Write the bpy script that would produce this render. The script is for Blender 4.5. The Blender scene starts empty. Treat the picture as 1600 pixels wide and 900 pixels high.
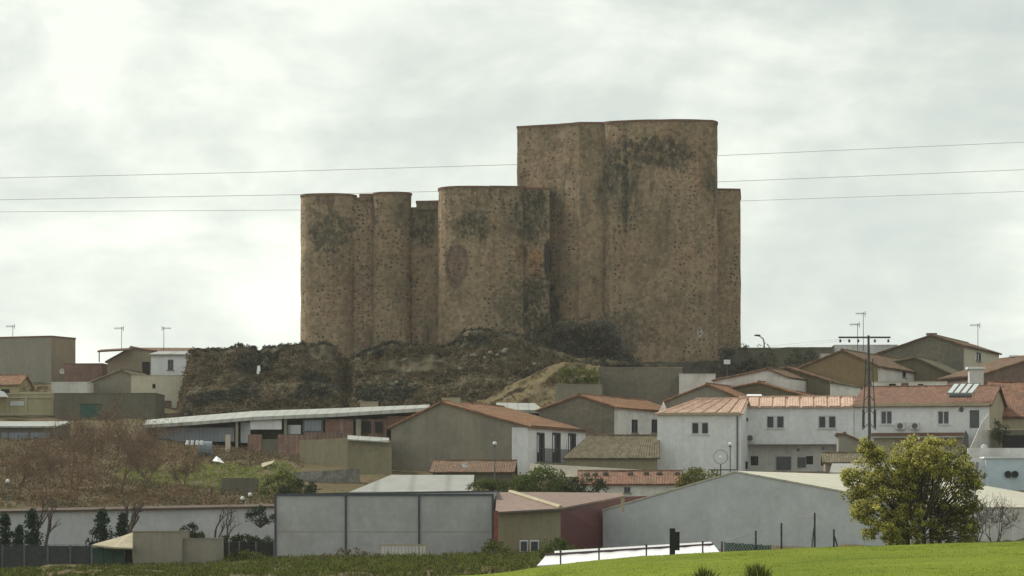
import bpy, math, random
import numpy as np
from mathutils import Vector, Matrix, noise
random.seed(7); rng = np.random.default_rng(7)
R = math.radians
K = 0.0002           # metres across per photo pixel (1600 wide) per metre of distance
CZ = 1.7             # eye height
HZ = 800.0           # photo row of the horizon
scene = bpy.context.scene
col = scene.collection

def P(x, y, D):
    return Vector(((x - 800) * K * D, D, CZ + (HZ - y) * K * D))
def XX(x, D): return (x - 800) * K * D
def ZZ(y, D): return CZ + (HZ - y) * K * D
def lerp(a, b, t): return a + (b - a) * t
def interp(xs, ys, x): return float(np.interp(x, xs, ys))

# ---------------------------------------------------------------- mesh builder
class MB:
    def __init__(s): s.v = []; s.f = []
    def add(s, vs, fs):
        n = len(s.v); s.v += [tuple(v) for v in vs]; s.f += [tuple(i + n for i in f) for f in fs]; return s
    def poly(s, pts): return s.add(pts, [tuple(range(len(pts)))])
    def prism(s, pts, vec):
        n = len(pts); vec = Vector(vec); pts = [Vector(p) for p in pts]
        b = [p + vec for p in pts]
        s.add(pts + b, [tuple(range(n)), tuple(reversed(range(n, 2 * n)))] + [(i, i + n, (i + 1) % n + n, (i + 1) % n) for i in range(n)])
        return s
    def box(s, x0, x1, y0, y1, z0, z1):
        if x0 > x1: x0, x1 = x1, x0
        if y0 > y1: y0, y1 = y1, y0
        if z0 > z1: z0, z1 = z1, z0
        v = [(x0, y0, z0), (x1, y0, z0), (x1, y1, z0), (x0, y1, z0), (x0, y0, z1), (x1, y0, z1), (x1, y1, z1), (x0, y1, z1)]
        return s.add(v, [(0, 3, 2, 1), (4, 5, 6, 7), (0, 1, 5, 4), (1, 2, 6, 5), (2, 3, 7, 6), (3, 0, 4, 7)])
    def tube(s, p0, p1, r0, r1=None, n=6, cap=True):
        r1 = r0 if r1 is None else r1
        p0 = Vector(p0); p1 = Vector(p1); d = (p1 - p0)
        if d.length < 1e-6: return s
        q = d.to_track_quat('Z', 'Y'); a = []; b = []
        for i in range(n):
            t = 2 * math.pi * i / n; c = Vector((math.cos(t), math.sin(t), 0))
            a.append(p0 + q @ (c * r0)); b.append(p1 + q @ (c * r1))
        f = [(i, (i + 1) % n, (i + 1) % n + n, i + n) for i in range(n)]
        if cap: f += [tuple(reversed(range(n))), tuple(range(n, 2 * n))]
        return s.add(a + b, f)
    def path(s, pts, rs, n=6):
        for i in range(len(pts) - 1): s.tube(pts[i], pts[i + 1], rs[i], rs[i + 1], n)
        return s
    def ball(s, c, r, n=10, sz=1.0, sx=1.0, sy=1.0):
        c = Vector(c); vs = []; fs = []; m = max(4, n // 2)
        for j in range(m + 1):
            ph = math.pi * j / m
            for i in range(n):
                th = 2 * math.pi * i / n
                vs.append(c + Vector((r * sx * math.sin(ph) * math.cos(th), r * sy * math.sin(ph) * math.sin(th), r * sz * math.cos(ph))))
        for j in range(m):
            for i in range(n):
                fs.append((j * n + i, (j + 1) * n + i, (j + 1) * n + (i + 1) % n, j * n + (i + 1) % n))
        return s.add(vs, fs)

def world_of(o):
    m = Matrix.Identity(4)
    while o is not None:
        m = (Matrix.Translation(o.location) @ o.rotation_euler.to_matrix().to_4x4()) @ m
        o = o.parent
    return m

def obj(name, mb, mat, parent=None, world=False, smooth=False, loc=None):
    """link a builder as one mesh; world=True: its points are world points"""
    me = bpy.data.meshes.new(name)
    vs = mb.v
    if world:
        if parent is not None:
            inv = world_of(parent).inverted(); vs = [tuple(inv @ Vector(v)) for v in vs]
        elif loc is not None:
            L = Vector(loc); vs = [tuple(Vector(v) - L) for v in vs]
    me.from_pydata(vs, [], mb.f); me.update()
    if smooth: me.polygons.foreach_set('use_smooth', [True] * len(me.polygons))
    o = bpy.data.objects.new(name, me)
    if mat: me.materials.append(mat)
    if loc is not None and parent is None: o.location = loc
    o.parent = parent
    col.objects.link(o)
    return o

def tag(o, label=None, cat=None, group=None, kind=None):
    if label: o['label'] = label
    if cat: o['category'] = cat
    if group: o['group'] = group
    if kind: o['kind'] = kind
    return o
def thing(name, label, cat, loc, rotz=0, group=None):
    o = bpy.data.objects.new(name, None); o.location = loc; o.rotation_euler = (0, 0, rotz)
    o.empty_display_size = .3
    col.objects.link(o); return tag(o, label, cat, group)
def struct(name, mb, mat, smooth=False):
    o = obj(name, mb, mat, smooth=smooth); o['kind'] = 'structure'; return o
def copy_tree(o, parent=None):
    c = o.copy(); col.objects.link(c); c.parent = parent
    for ch in [k for k in bpy.data.objects if k.parent == o]:
        copy_tree(ch, c)
    return c

# ---------------------------------------------------------------- materials
def _new(name):
    m = bpy.data.materials.new(name); m.use_nodes = True; nt = m.node_tree
    for n in list(nt.nodes): nt.nodes.remove(n)
    out = nt.nodes.new('ShaderNodeOutputMaterial'); b = nt.nodes.new('ShaderNodeBsdfPrincipled')
    nt.links.new(b.outputs[0], out.inputs[0]); return m, nt, b
def N(nt, t, **kw):
    n = nt.nodes.new(t)
    for k, v in kw.items(): setattr(n, k, v)
    return n
def link(nt, a, b): nt.links.new(a, b)
def noise_n(nt, vec, scale, detail=5, rough=.6, dist=0):
    n = N(nt, 'ShaderNodeTexNoise'); n.inputs['Scale'].default_value = scale; n.inputs['Detail'].default_value = detail
    n.inputs['Roughness'].default_value = rough; n.inputs['Distortion'].default_value = dist
    link(nt, vec, n.inputs['Vector']); return n.outputs['Fac']
def ramp(nt, fac, stops, interp='LINEAR'):
    r = N(nt, 'ShaderNodeValToRGB'); r.color_ramp.interpolation = interp; e = r.color_ramp.elements
    while len(e) < len(stops): e.new(.5)
    for i, (p, c) in enumerate(stops):
        e[i].position = p; e[i].color = (c, c, c, 1) if isinstance(c, (int, float)) else (*c, 1)
    link(nt, fac, r.inputs[0]); return r.outputs[0]
def mixc(nt, fac, a, b, mode='MIX'):
    m = N(nt, 'ShaderNodeMix', data_type='RGBA', blend_type=mode)
    for sock, v in ((m.inputs[0], fac), (m.inputs[6], a), (m.inputs[7], b)):
        if isinstance(v, (int, float)): sock.default_value = v
        elif isinstance(v, tuple): sock.default_value = (*v, 1)
        else: link(nt, v, sock)
    return m.outputs[2]
def mth(nt, op, a, b=None, clamp=False):
    m = N(nt, 'ShaderNodeMath', operation=op); m.use_clamp = clamp
    for i, v in enumerate((a, b)):
        if v is None: continue
        if isinstance(v, (int, float)): m.inputs[i].default_value = v
        else: link(nt, v, m.inputs[i])
    return m.outputs[0]
def mapping(nt, vec, scale=(1, 1, 1), loc=(0, 0, 0)):
    m = N(nt, 'ShaderNodeMapping'); m.inputs['Scale'].default_value = scale; m.inputs['Location'].default_value = loc
    link(nt, vec, m.inputs['Vector']); return m.outputs[0]
def bump(nt, b, h, strength=.4, dist=.05):
    n = N(nt, 'ShaderNodeBump'); n.inputs['Strength'].default_value = strength; n.inputs['Distance'].default_value = dist
    link(nt, h, n.inputs['Height']); link(nt, n.outputs[0], b.inputs['Normal'])
def dark(c, f): return tuple(x * f for x in c)

def plaster(name, c, dirt=.35, rough=.9, tint=None, streak=.3, seed=0, blocks=False):
    """weathered render: blotches, rain streaks of dirt, fine grain"""
    m, nt, b = _new(name); tc = N(nt, 'ShaderNodeTexCoord').outputs['Object']
    v = mapping(nt, tc, loc=(seed * 3.7, seed * 1.3, seed))
    big = noise_n(nt, v, .35, 6, .65, .3)
    tint = tint or (c[0] * .72, c[1] * .70, c[2] * .62)
    cc = mixc(nt, ramp(nt, big, [(.35, 0), (.7, dirt * 1.6)]), c, tint)
    st = noise_n(nt, mapping(nt, tc, (1.6, 1.6, .09)), 1.4, 5, .65)
    cc = mixc(nt, ramp(nt, st, [(.48, 0), (.8, streak)]), cc, dark(tint, .6))
    med = noise_n(nt, v, 2.2, 4, .6)
    cc = mixc(nt, ramp(nt, med, [(.3, .88), (.7, 1.06)]), (0, 0, 0), cc, 'MIX') if False else mixc(nt, 1.0, cc, ramp(nt, med, [(.3, .86), (.7, 1.0)]), 'MULTIPLY')
    if blocks:
        br = N(nt, 'ShaderNodeTexBrick'); br.inputs['Scale'].default_value = 1; br.inputs['Brick Width'].default_value = .4; br.inputs['Row Height'].default_value = .2
        br.inputs['Mortar Size'].default_value = .012; br.inputs['Color1'].default_value = (1, 1, 1, 1); br.inputs['Color2'].default_value = (.8, .8, .8, 1); br.inputs['Mortar'].default_value = (.62, .6, .57, 1)
        sep = N(nt, 'ShaderNodeSeparateXYZ'); link(nt, tc, sep.inputs[0]); cb = N(nt, 'ShaderNodeCombineXYZ')
        link(nt, mth(nt, 'ADD', sep.outputs[0], sep.outputs[1]), cb.inputs[0]); link(nt, sep.outputs[2], cb.inputs[1]); link(nt, cb.outputs[0], br.inputs['Vector'])
        cc = mixc(nt, .8, cc, br.outputs['Color'], 'MULTIPLY')
    link(nt, cc, b.inputs['Base Color']); b.inputs['Roughness'].default_value = rough
    b.inputs['Specular IOR Level'].default_value = .2
    bump(nt, b, noise_n(nt, v, 5, 6, .7), .35, .04); return m

def brick(name, c1, c2, mortar=(.3, .28, .25)):
    m, nt, b = _new(name); tc = N(nt, 'ShaderNodeTexCoord').outputs['Object']
    sep = N(nt, 'ShaderNodeSeparateXYZ'); link(nt, tc, sep.inputs[0]); cb = N(nt, 'ShaderNodeCombineXYZ')
    link(nt, mth(nt, 'ADD', sep.outputs[0], sep.outputs[1]), cb.inputs[0]); link(nt, sep.outputs[2], cb.inputs[1])
    br = N(nt, 'ShaderNodeTexBrick'); br.inputs['Scale'].default_value = 1; br.inputs['Brick Width'].default_value = .28; br.inputs['Row Height'].default_value = .1
    br.inputs['Mortar Size'].default_value = .012; br.inputs['Color1'].default_value = (*c1, 1); br.inputs['Color2'].default_value = (*c2, 1); br.inputs['Mortar'].default_value = (*mortar, 1)
    link(nt, cb.outputs[0], br.inputs['Vector'])
    cc = mixc(nt, 1, br.outputs['Color'], ramp(nt, noise_n(nt, tc, .8, 6, .7), [(.3, .6), (.7, 1.15)]), 'MULTIPLY')
    link(nt, cc, b.inputs['Base Color']); b.inputs['Roughness'].default_value = .95; b.inputs['Specular IOR Level'].default_value = .15
    bump(nt, b, noise_n(nt, tc, 8, 4), .4, .03); return m

def tilemat(name, c, lichen=.4, lc=(.10, .09, .05), var=.45, seed=0):
    """clay tiles: every tile its own shade, lichen patches"""
    m, nt, b = _new(name); tc = N(nt, 'ShaderNodeTexCoord').outputs['Object']
    v = mapping(nt, tc, loc=(seed * 5.1, seed, 0))
    vo = N(nt, 'ShaderNodeTexVoronoi'); vo.inputs['Scale'].default_value = 3.2; link(nt, v, vo.inputs['Vector'])
    hs = ramp(nt, vo.outputs['Color'], [(.1, 1 - var), (.9, 1 + var * .6)])
    cc = mixc(nt, 1, c, hs, 'MULTIPLY')
    n1 = noise_n(nt, v, .5, 7, .72, .4)
    cc = mixc(nt, ramp(nt, n1, [(.42, 0), (.68, lichen)]), cc, lc)
    n2 = noise_n(nt, mapping(nt, v, (1, 1, 1)), 1.7, 5, .7)
    cc = mixc(nt, ramp(nt, n2, [(.5, 0), (.75, .35)]), cc, (min(1, c[0] * 1.35), min(1, c[1] * 1.4), min(1, c[2] * 1.4)))
    link(nt, cc, b.inputs['Base Color']); b.inputs['Roughness'].default_value = .85; b.inputs['Specular IOR Level'].default_value = .25
    bump(nt, b, noise_n(nt, v, 6, 4), .3, .03); return m

def simple(name, c, rough=.7, metal=0, var=.2, scale=2, spec=.3):
    m, nt, b = _new(name); tc = N(nt, 'ShaderNodeTexCoord').outputs['Object']
    cc = mixc(nt, 1, c, ramp(nt, noise_n(nt, tc, scale, 5, .65), [(.3, 1 - var), (.7, 1 + var * .5)]), 'MULTIPLY')
    link(nt, cc, b.inputs['Base Color']); b.inputs['Roughness'].default_value = rough; b.inputs['Metallic'].default_value = metal
    b.inputs['Specular IOR Level'].default_value = spec
    return m

def sheetmat(name, c, rib=1.0, rough=.5, dirt=.4, axis=0):
    """profiled roof or wall sheet with ribs along one axis and dirt"""
    m, nt, b = _new(name); tc = N(nt, 'ShaderNodeTexCoord').outputs['Object']
    n1 = noise_n(nt, mapping(nt, tc, (.4, .4, .12)), 1.2, 6, .7)
    cc = mixc(nt, ramp(nt, n1, [(.4, 0), (.75, dirt)]), c, (c[0] * .5, c[1] * .45, c[2] * .36))
    sep = N(nt, 'ShaderNodeSeparateXYZ'); link(nt, tc, sep.inputs[0])
    w = mth(nt, 'PINGPONG', mth(nt, 'MULTIPLY', sep.outputs[axis], 1 / rib), .5)
    cc = mixc(nt, 1, cc, ramp(nt, w, [(.0, .72), (.14, 1)]), 'MULTIPLY')
    link(nt, cc, b.inputs['Base Color']); b.inputs['Roughness'].default_value = rough; b.inputs['Specular IOR Level'].default_value = .3
    bump(nt, b, w, .5, .05); return m

def soil(name, cols, scale=.6, fine=4, bumpd=.15):
    m, nt, b = _new(name); tc = N(nt, 'ShaderNodeTexCoord').outputs['Object']
    n1 = noise_n(nt, tc, scale * .25, 7, .7, .5); n2 = noise_n(nt, tc, fine, 6, .75)
    k = len(cols); cc = ramp(nt, n1, [(.3 + .4 * i / (k - 1), cols[i]) for i in range(k)])
    cc = mixc(nt, 1, cc, ramp(nt, n2, [(.3, .55), (.7, 1.25)]), 'MULTIPLY')
    link(nt, cc, b.inputs['Base Color']); b.inputs['Roughness'].default_value = 1; b.inputs['Specular IOR Level'].default_value = .1
    bump(nt, b, n2, .7, bumpd); return m

def leafmat(name, cols, trans=.3):
    m = bpy.data.materials.new(name); m.use_nodes = True; nt = m.node_tree
    for n in list(nt.nodes): nt.nodes.remove(n)
    out = N(nt, 'ShaderNodeOutputMaterial'); g = N(nt, 'ShaderNodeNewGeometry')
    k = len(cols); cc = ramp(nt, g.outputs['Random Per Island'], [(i / (k - 1), cols[i]) for i in range(k)])
    tc = N(nt, 'ShaderNodeTexCoord').outputs['Object']
    cc = mixc(nt, 1, cc, ramp(nt, noise_n(nt, tc, .9, 3), [(.3, .6), (.7, 1.3)]), 'MULTIPLY')
    d = N(nt, 'ShaderNodeBsdfDiffuse'); t = N(nt, 'ShaderNodeBsdfTranslucent'); mx = N(nt, 'ShaderNodeMixShader'); mx.inputs[0].default_value = trans
    link(nt, cc, d.inputs[0]); link(nt, cc, t.inputs[0]); link(nt, d.outputs[0], mx.inputs[1]); link(nt, t.outputs[0], mx.inputs[2]); link(nt, mx.outputs[0], out.inputs[0])
    return m

M = {}
M['white'] = plaster('white_render', (.76, .77, .79), .25, streak=.18, tint=(.45, .44, .40), seed=1)
M['white2'] = plaster('white_lime', (.72, .71, .69), .45, streak=.3, tint=(.38, .36, .31), seed=2)
M['cream'] = plaster('cream_render', (.44, .39, .28), .4, seed=3)
M['yellow'] = plaster('ochre_cream_render', (.40, .36, .22), .4, seed=4)
M['cement'] = plaster('bare_cement_render', (.30, .27, .205), .5, streak=.35, tint=(.19, .18, .15), seed=5)
M['cement2'] = plaster('grey_brown_cement', (.25, .22, .165), .6, streak=.35, tint=(.16, .15, .12), seed=6, blocks=True)
M['taupe'] = plaster('taupe_render', (.30, .285, .24), .3, seed=7)
M['taupe2'] = plaster('brown_taupe_render', (.31, .26, .19), .3, seed=17)
M['olive'] = plaster('olive_render', (.27, .245, .165), .45, seed=8)
M['darkwall'] = plaster('dark_cement', (.16, .15, .115), .5, streak=.4, seed=9)
M['panel'] = plaster('precast_grey_panel', (.46, .47, .47), .3, streak=.16, tint=(.26, .26, .25), seed=10)
M['bluegrey'] = plaster('blue_grey_paint', (.55, .585, .60), .25, streak=.12, tint=(.32, .34, .35), seed=11)
M['poolblue'] = plaster('pale_blue_paint', (.50, .60, .66), .2, streak=.05, tint=(.5, .52, .52), seed=12)
M['ochre'] = plaster('ochre_brown_wall', (.27, .20, .11), .5, seed=13)
M['browngreen'] = plaster('mossy_rubble', (.17, .155, .10), .6, streak=.4, seed=14)
M['maroon'] = sheetmat('maroon_sheet', (.12, .028, .028), .3, .6, .3, 1)
M['brick'] = brick('red_brick', (.24, .11, .075), (.18, .085, .06))
M['brickdark'] = brick('brown_brick', (.20, .10, .065), (.14, .08, .05))
M['tile'] = tilemat('orange_clay_tile', (.235, .115, .062), .6, seed=1)
M['tile2'] = tilemat('brown_clay_tile', (.16, .092, .058), .7, seed=2)
M['tilered'] = tilemat('red_clay_tile', (.20, .098, .064), .55, seed=3)
M['tilepink'] = tilemat('pale_pink_tile', (.50, .34, .26), .2, var=.25, seed=4)
M['tileold'] = tilemat('mossy_old_tile', (.14, .115, .07), .8, lc=(.09, .085, .05), seed=5)
M['tilepinkgrey'] = tilemat('dusty_pink_tile', (.215, .15, .125), .3, lc=(.22, .16, .12), var=.2, seed=6)
M['sheetwhite'] = sheetmat('pale_fibre_sheet', (.33, .345, .315), 1.1, .6, .5)
M['sheetcream'] = sheetmat('cream_roof_sheet', (.50, .48, .38), 1.0, .6, .35)
M['sheetgrey'] = sheetmat('grey_roof_sheet', (.30, .30, .28), 3.0, .6, .4)
M['bluepanel'] = sheetmat('blue_grey_sheet_wall', (.22, .25, .29), .4, .5, .4)
M['glass'] = simple('window_glass', (.03, .035, .045), .12, 0, .1, spec=.5)
M['darkbrown'] = tilemat('dark_brown_ridge', (.085, .055, .042), .5, seed=9)
M['darkwood'] = simple('dark_wood', (.045, .035, .028), .7, 0, .3, 5)
M['whiteframe'] = simple('white_frame', (.6, .61, .62), .5, 0, .1)
M['greyframe'] = simple('grey_frame', (.10, .10, .11), .5, 0, .2)
M['green'] = simple('green_paint', (.035, .10, .075), .6, 0, .3, 1.5)
M['steel'] = simple('galvanised_steel', (.13, .14, .14), .55, .4, .3, 3)
M['darksteel'] = simple('dark_steel', (.05, .055, .055), .6, .2, .3, 3)
M['black'] = simple('black_bitumen_and_shade', (.018, .018, .018), .8, 0, .3, 3)
M['gutter'] = simple('dark_blue_gutter', (.06, .07, .085), .5, .1, .2, 3)
M['copingred'] = plaster('brick_coping', (.20, .12, .085), .4, seed=15)
M['whiteplastic'] = simple('white_plastic', (.72, .73, .74), .45, 0, .08, 1)
M['purple'] = simple('dull_purple_paint', (.10, .06, .075), .6, 0, .3, 2)
M['redpaint'] = simple('rusty_red_paint', (.22, .06, .045), .7, 0, .3, 2)
M['bark'] = simple('grey_brown_bark', (.075, .06, .045), .95, 0, .4, 6)
M['twig'] = simple('brown_twig', (.17, .115, .08), .95, 0, .4, 6)
M['sheen'] = simple('shiny_white_sheet', (.85, .85, .84), .22, 0, .05, 1, spec=1)
M['lampglass'] = simple('white_lamp_glass', (.6, .61, .6), .3, 0, .05, 2)
M['cable'] = simple('cable', (.7, .72, .7), .6, .3, .1)
M['solar'] = simple('solar_collector_glass', (.95, .96, .93), .08, 1.0, .06, 1, spec=1)
M['tan'] = plaster('dirty_cream_board', (.42, .37, .27), .5, seed=16)
M['palegrey'] = plaster('pale_grey_paint', (.50, .51, .535), .3, streak=.12, tint=(.34, .34, .34), seed=21)
M['lightcream'] = plaster('light_cream_render', (.56, .52, .42), .3, seed=22)
M['beige'] = plaster('dirty_beige_render', (.31, .285, .235), .4, seed=23)
M['rubble'] = soil('rubble_stone', [(.12, .11, .09), (.24, .23, .20), (.34, .33, .31)], 3, 5, .1)
M['ruin'] = soil('dark_ruin_masonry', [(.07, .068, .055), (.12, .115, .09), (.19, .175, .14)], 3, 3, .25)

# ---------------------------------------------------------------- sky, sun, camera
def setup():
    w = bpy.data.worlds.new('World'); scene.world = w; w.use_nodes = True; nt = w.node_tree
    for n in list(nt.nodes): nt.nodes.remove(n)
    out = N(nt, 'ShaderNodeOutputWorld'); bg = N(nt, 'ShaderNodeBackground'); link(nt, bg.outputs[0], out.inputs[0])
    bg.inputs['Strength'].default_value = .1
    sky = N(nt, 'ShaderNodeTexSky', sky_type='NISHITA'); sky.sun_disc = False
    sky.sun_elevation = R(SUN_EL); sky.sun_rotation = R(SUN_AZ); sky.air_density = 1; sky.dust_density = 3
    tc = N(nt, 'ShaderNodeTexCoord').outputs['Generated']
    sep = N(nt, 'ShaderNodeSeparateXYZ'); link(nt, tc, sep.inputs[0])
    # cloud deck: denser bands toward the horizon (flattened noise on the view direction)
    v = mapping(nt, tc, (7.5, 3.0, 11.0), (.75, .2, .52))
    n1 = noise_n(nt, v, 1.5, 7, .55, .25); n2 = noise_n(nt, mapping(nt, tc, (8, 6, 22), (4.1, 0, 1.3)), 1.6, 8, .6, .4)
    body = mth(nt, 'ADD', mth(nt, 'MULTIPLY', n1, .65), mth(nt, 'MULTIPLY', n2, .35))
    cloud = ramp(nt, body, [(.39, (.62, .68, .645)), (.46, (.69, .745, .69)), (.52, (.80, .85, .77)), (.59, (.95, .985, .89))])
    # clouds between us and the sun are lit through, the ones behind the camera are greyer
    az = R(SUN_AZ); hd = mth(nt, 'ADD', mth(nt, 'MULTIPLY', sep.outputs[0], math.sin(az)), mth(nt, 'MULTIPLY', sep.outputs[1], math.cos(az)))
    side = ramp(nt, mth(nt, 'ADD', mth(nt, 'MULTIPLY', hd, .5), .5), [(0, .90), (.40, .92), (.72, 1.0), (1, 1.02)])
    low = ramp(nt, sep.outputs[2], [(0, 1.20), (.06, 1.12), (.14, .99), (.6, .98)])
    cl = mixc(nt, 1, mixc(nt, 1, cloud, side, 'MULTIPLY'), low, 'MULTIPLY')
    k = mixc(nt, 1, cl, (SKYB, SKYB, SKYB), 'MULTIPLY')
    tot = mixc(nt, .93, sky.outputs[0], k)
    link(nt, tot, bg.inputs['Color'])
    L = bpy.data.lights.new('sun', 'SUN'); L.energy = SUN_E; L.angle = R(11); L.color = (1, .95, .86)
    s = bpy.data.objects.new('sun', L); col.objects.link(s)
    d = Vector((math.sin(az) * math.cos(R(SUN_EL)), math.cos(az) * math.cos(R(SUN_EL)), math.sin(R(SUN_EL))))
    s.rotation_euler = d.to_track_quat('Z', 'Y').to_euler(); s.location = (0, 0, 80)
    cam = bpy.data.cameras.new('camera'); c = bpy.data.objects.new('camera', cam); col.objects.link(c)
    cam.sensor_width = 36; cam.lens = 36 / (1600 * K); cam.shift_y = (HZ - 450) / 1600
    c.location = (0, 0, CZ); c.rotation_euler = (R(90), 0, 0); cam.clip_end = 9000; cam.clip_start = .5
    scene.camera = c
    scene.view_settings.view_transform = 'Standard'; scene.view_settings.look = 'None'
    scene.view_settings.exposure = EXPO; scene.view_settings.gamma = 1
    scene.cycles.max_bounces = 5; scene.cycles.use_denoising = True
SUN_EL = 42; SUN_AZ = -57; SUN_E = 2.7; SKYB = 7.35; EXPO = 0.52
setup()

# ---------------------------------------------------------------- leaves
def leafmesh(name, pts, size, mat, parent=None, elong=.6, upright=0, loc=None):
    n = len(pts); pts = np.asarray(pts, float); size = np.broadcast_to(np.asarray(size, float), (n,))
    a = rng.normal(size=(n, 3)); a[:, 2] += upright * np.sign(a[:, 2] + 1e-9) * 2 if upright else 0
    if upright: a[:, 2] = np.abs(a[:, 2])
    a /= np.linalg.norm(a, axis=1)[:, None]
    b = rng.normal(size=(n, 3)); b -= (b * a).sum(1)[:, None] * a; b /= np.linalg.norm(b, axis=1)[:, None]
    a = a * size[:, None] * .5; b = b * size[:, None] * .5 * elong
    if upright: pts = pts + a
    q = np.stack([pts - a, pts + b * 1.0, pts + a, pts - b * 1.0], 1).reshape(-1, 3)
    if parent is not None:
        inv = np.array(world_of(parent).inverted()); q = q @ inv[:3, :3].T + inv[:3, 3]
    elif loc is not None: q = q - np.array(loc)
    me = bpy.data.meshes.new(name); me.vertices.add(4 * n); me.vertices.foreach_set('co', q.ravel())
    me.loops.add(4 * n); me.loops.foreach_set('vertex_index', np.arange(4 * n))
    me.polygons.add(n); me.polygons.foreach_set('loop_start', np.arange(n) * 4); me.polygons.foreach_set('loop_total', np.full(n, 4))
    me.update(calc_edges=True); me.materials.append(mat)
    o = bpy.data.objects.new(name, me); col.objects.link(o); o.parent = parent
    if loc is not None and parent is None: o.location = loc
    return o
def clump_pts(centers, radii, per, squash=.85):
    out = []
    for c, r in zip(centers, radii):
        p = rng.normal(size=(per, 3)); p /= np.linalg.norm(p, axis=1)[:, None]
        p *= (rng.random(per) ** .4)[:, None] * r; p[:, 2] *= squash; out.append(p + np.array(c))
    return np.concatenate(out)
LM = dict(
    dark=leafmat('dark_leaves', [(.02, .03, .015), (.04, .055, .025), (.055, .07, .03)]),
    conifer=leafmat('conifer_needles', [(.018, .035, .025), (.03, .055, .035), (.045, .07, .04)], .15),
    green=leafmat('green_leaves', [(.05, .075, .02), (.09, .12, .03), (.13, .16, .045)]),
    weed=leafmat('verge_weeds', [(.035, .042, .018), (.07, .09, .022), (.17, .20, .035), (.12, .10, .055)]),
    grass=leafmat('field_grass', [(.10, .155, .010), (.16, .21, .012), (.215, .26, .016)], .35),
    mimosa=leafmat('olive_tree_leaves', [(.06, .07, .022), (.13, .135, .03), (.22, .21, .05)], .4),
    sunlit_blossom=leafmat('sunlit_yellow_blossom', [(.38, .36, .06), (.58, .53, .13), (.74, .69, .32)], .5),
    scrub=leafmat('dry_scrub', [(.075, .058, .038), (.14, .11, .065), (.24, .185, .115), (.11, .11, .055)], .15),
    rust=leafmat('rusty_dead_growth', [(.12, .08, .05), (.19, .13, .075), (.28, .20, .12)], .2),
    lime=leafmat('lush_grass_patch', [(.15, .17, .05), (.22, .25, .08), (.30, .32, .12)], .3),
    ivy=leafmat('dark_ivy', [(.035, .04, .03), (.06, .065, .045), (.10, .095, .065)], .15),
)
HAZE = .0001
def haze():
    m = bpy.data.materials.new('haze_air'); m.use_nodes = True; nt = m.node_tree
    for n in list(nt.nodes): nt.nodes.remove(n)
    out = N(nt, 'ShaderNodeOutputMaterial'); v = N(nt, 'ShaderNodeVolumePrincipled'); v.inputs['Density'].default_value = HAZE; v.inputs['Color'].default_value = (.93, .93, .90, 1); v.inputs['Anisotropy'].default_value = .3
    link(nt, v.outputs[0], out.inputs['Volume'])
    o = obj('haze', MB().box(-1500, 1600, -60, 3600, -40, 55), m); tag(o, 'thin pale haze in the air over the village', 'haze', kind='stuff')
if HAZE: haze()
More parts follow.
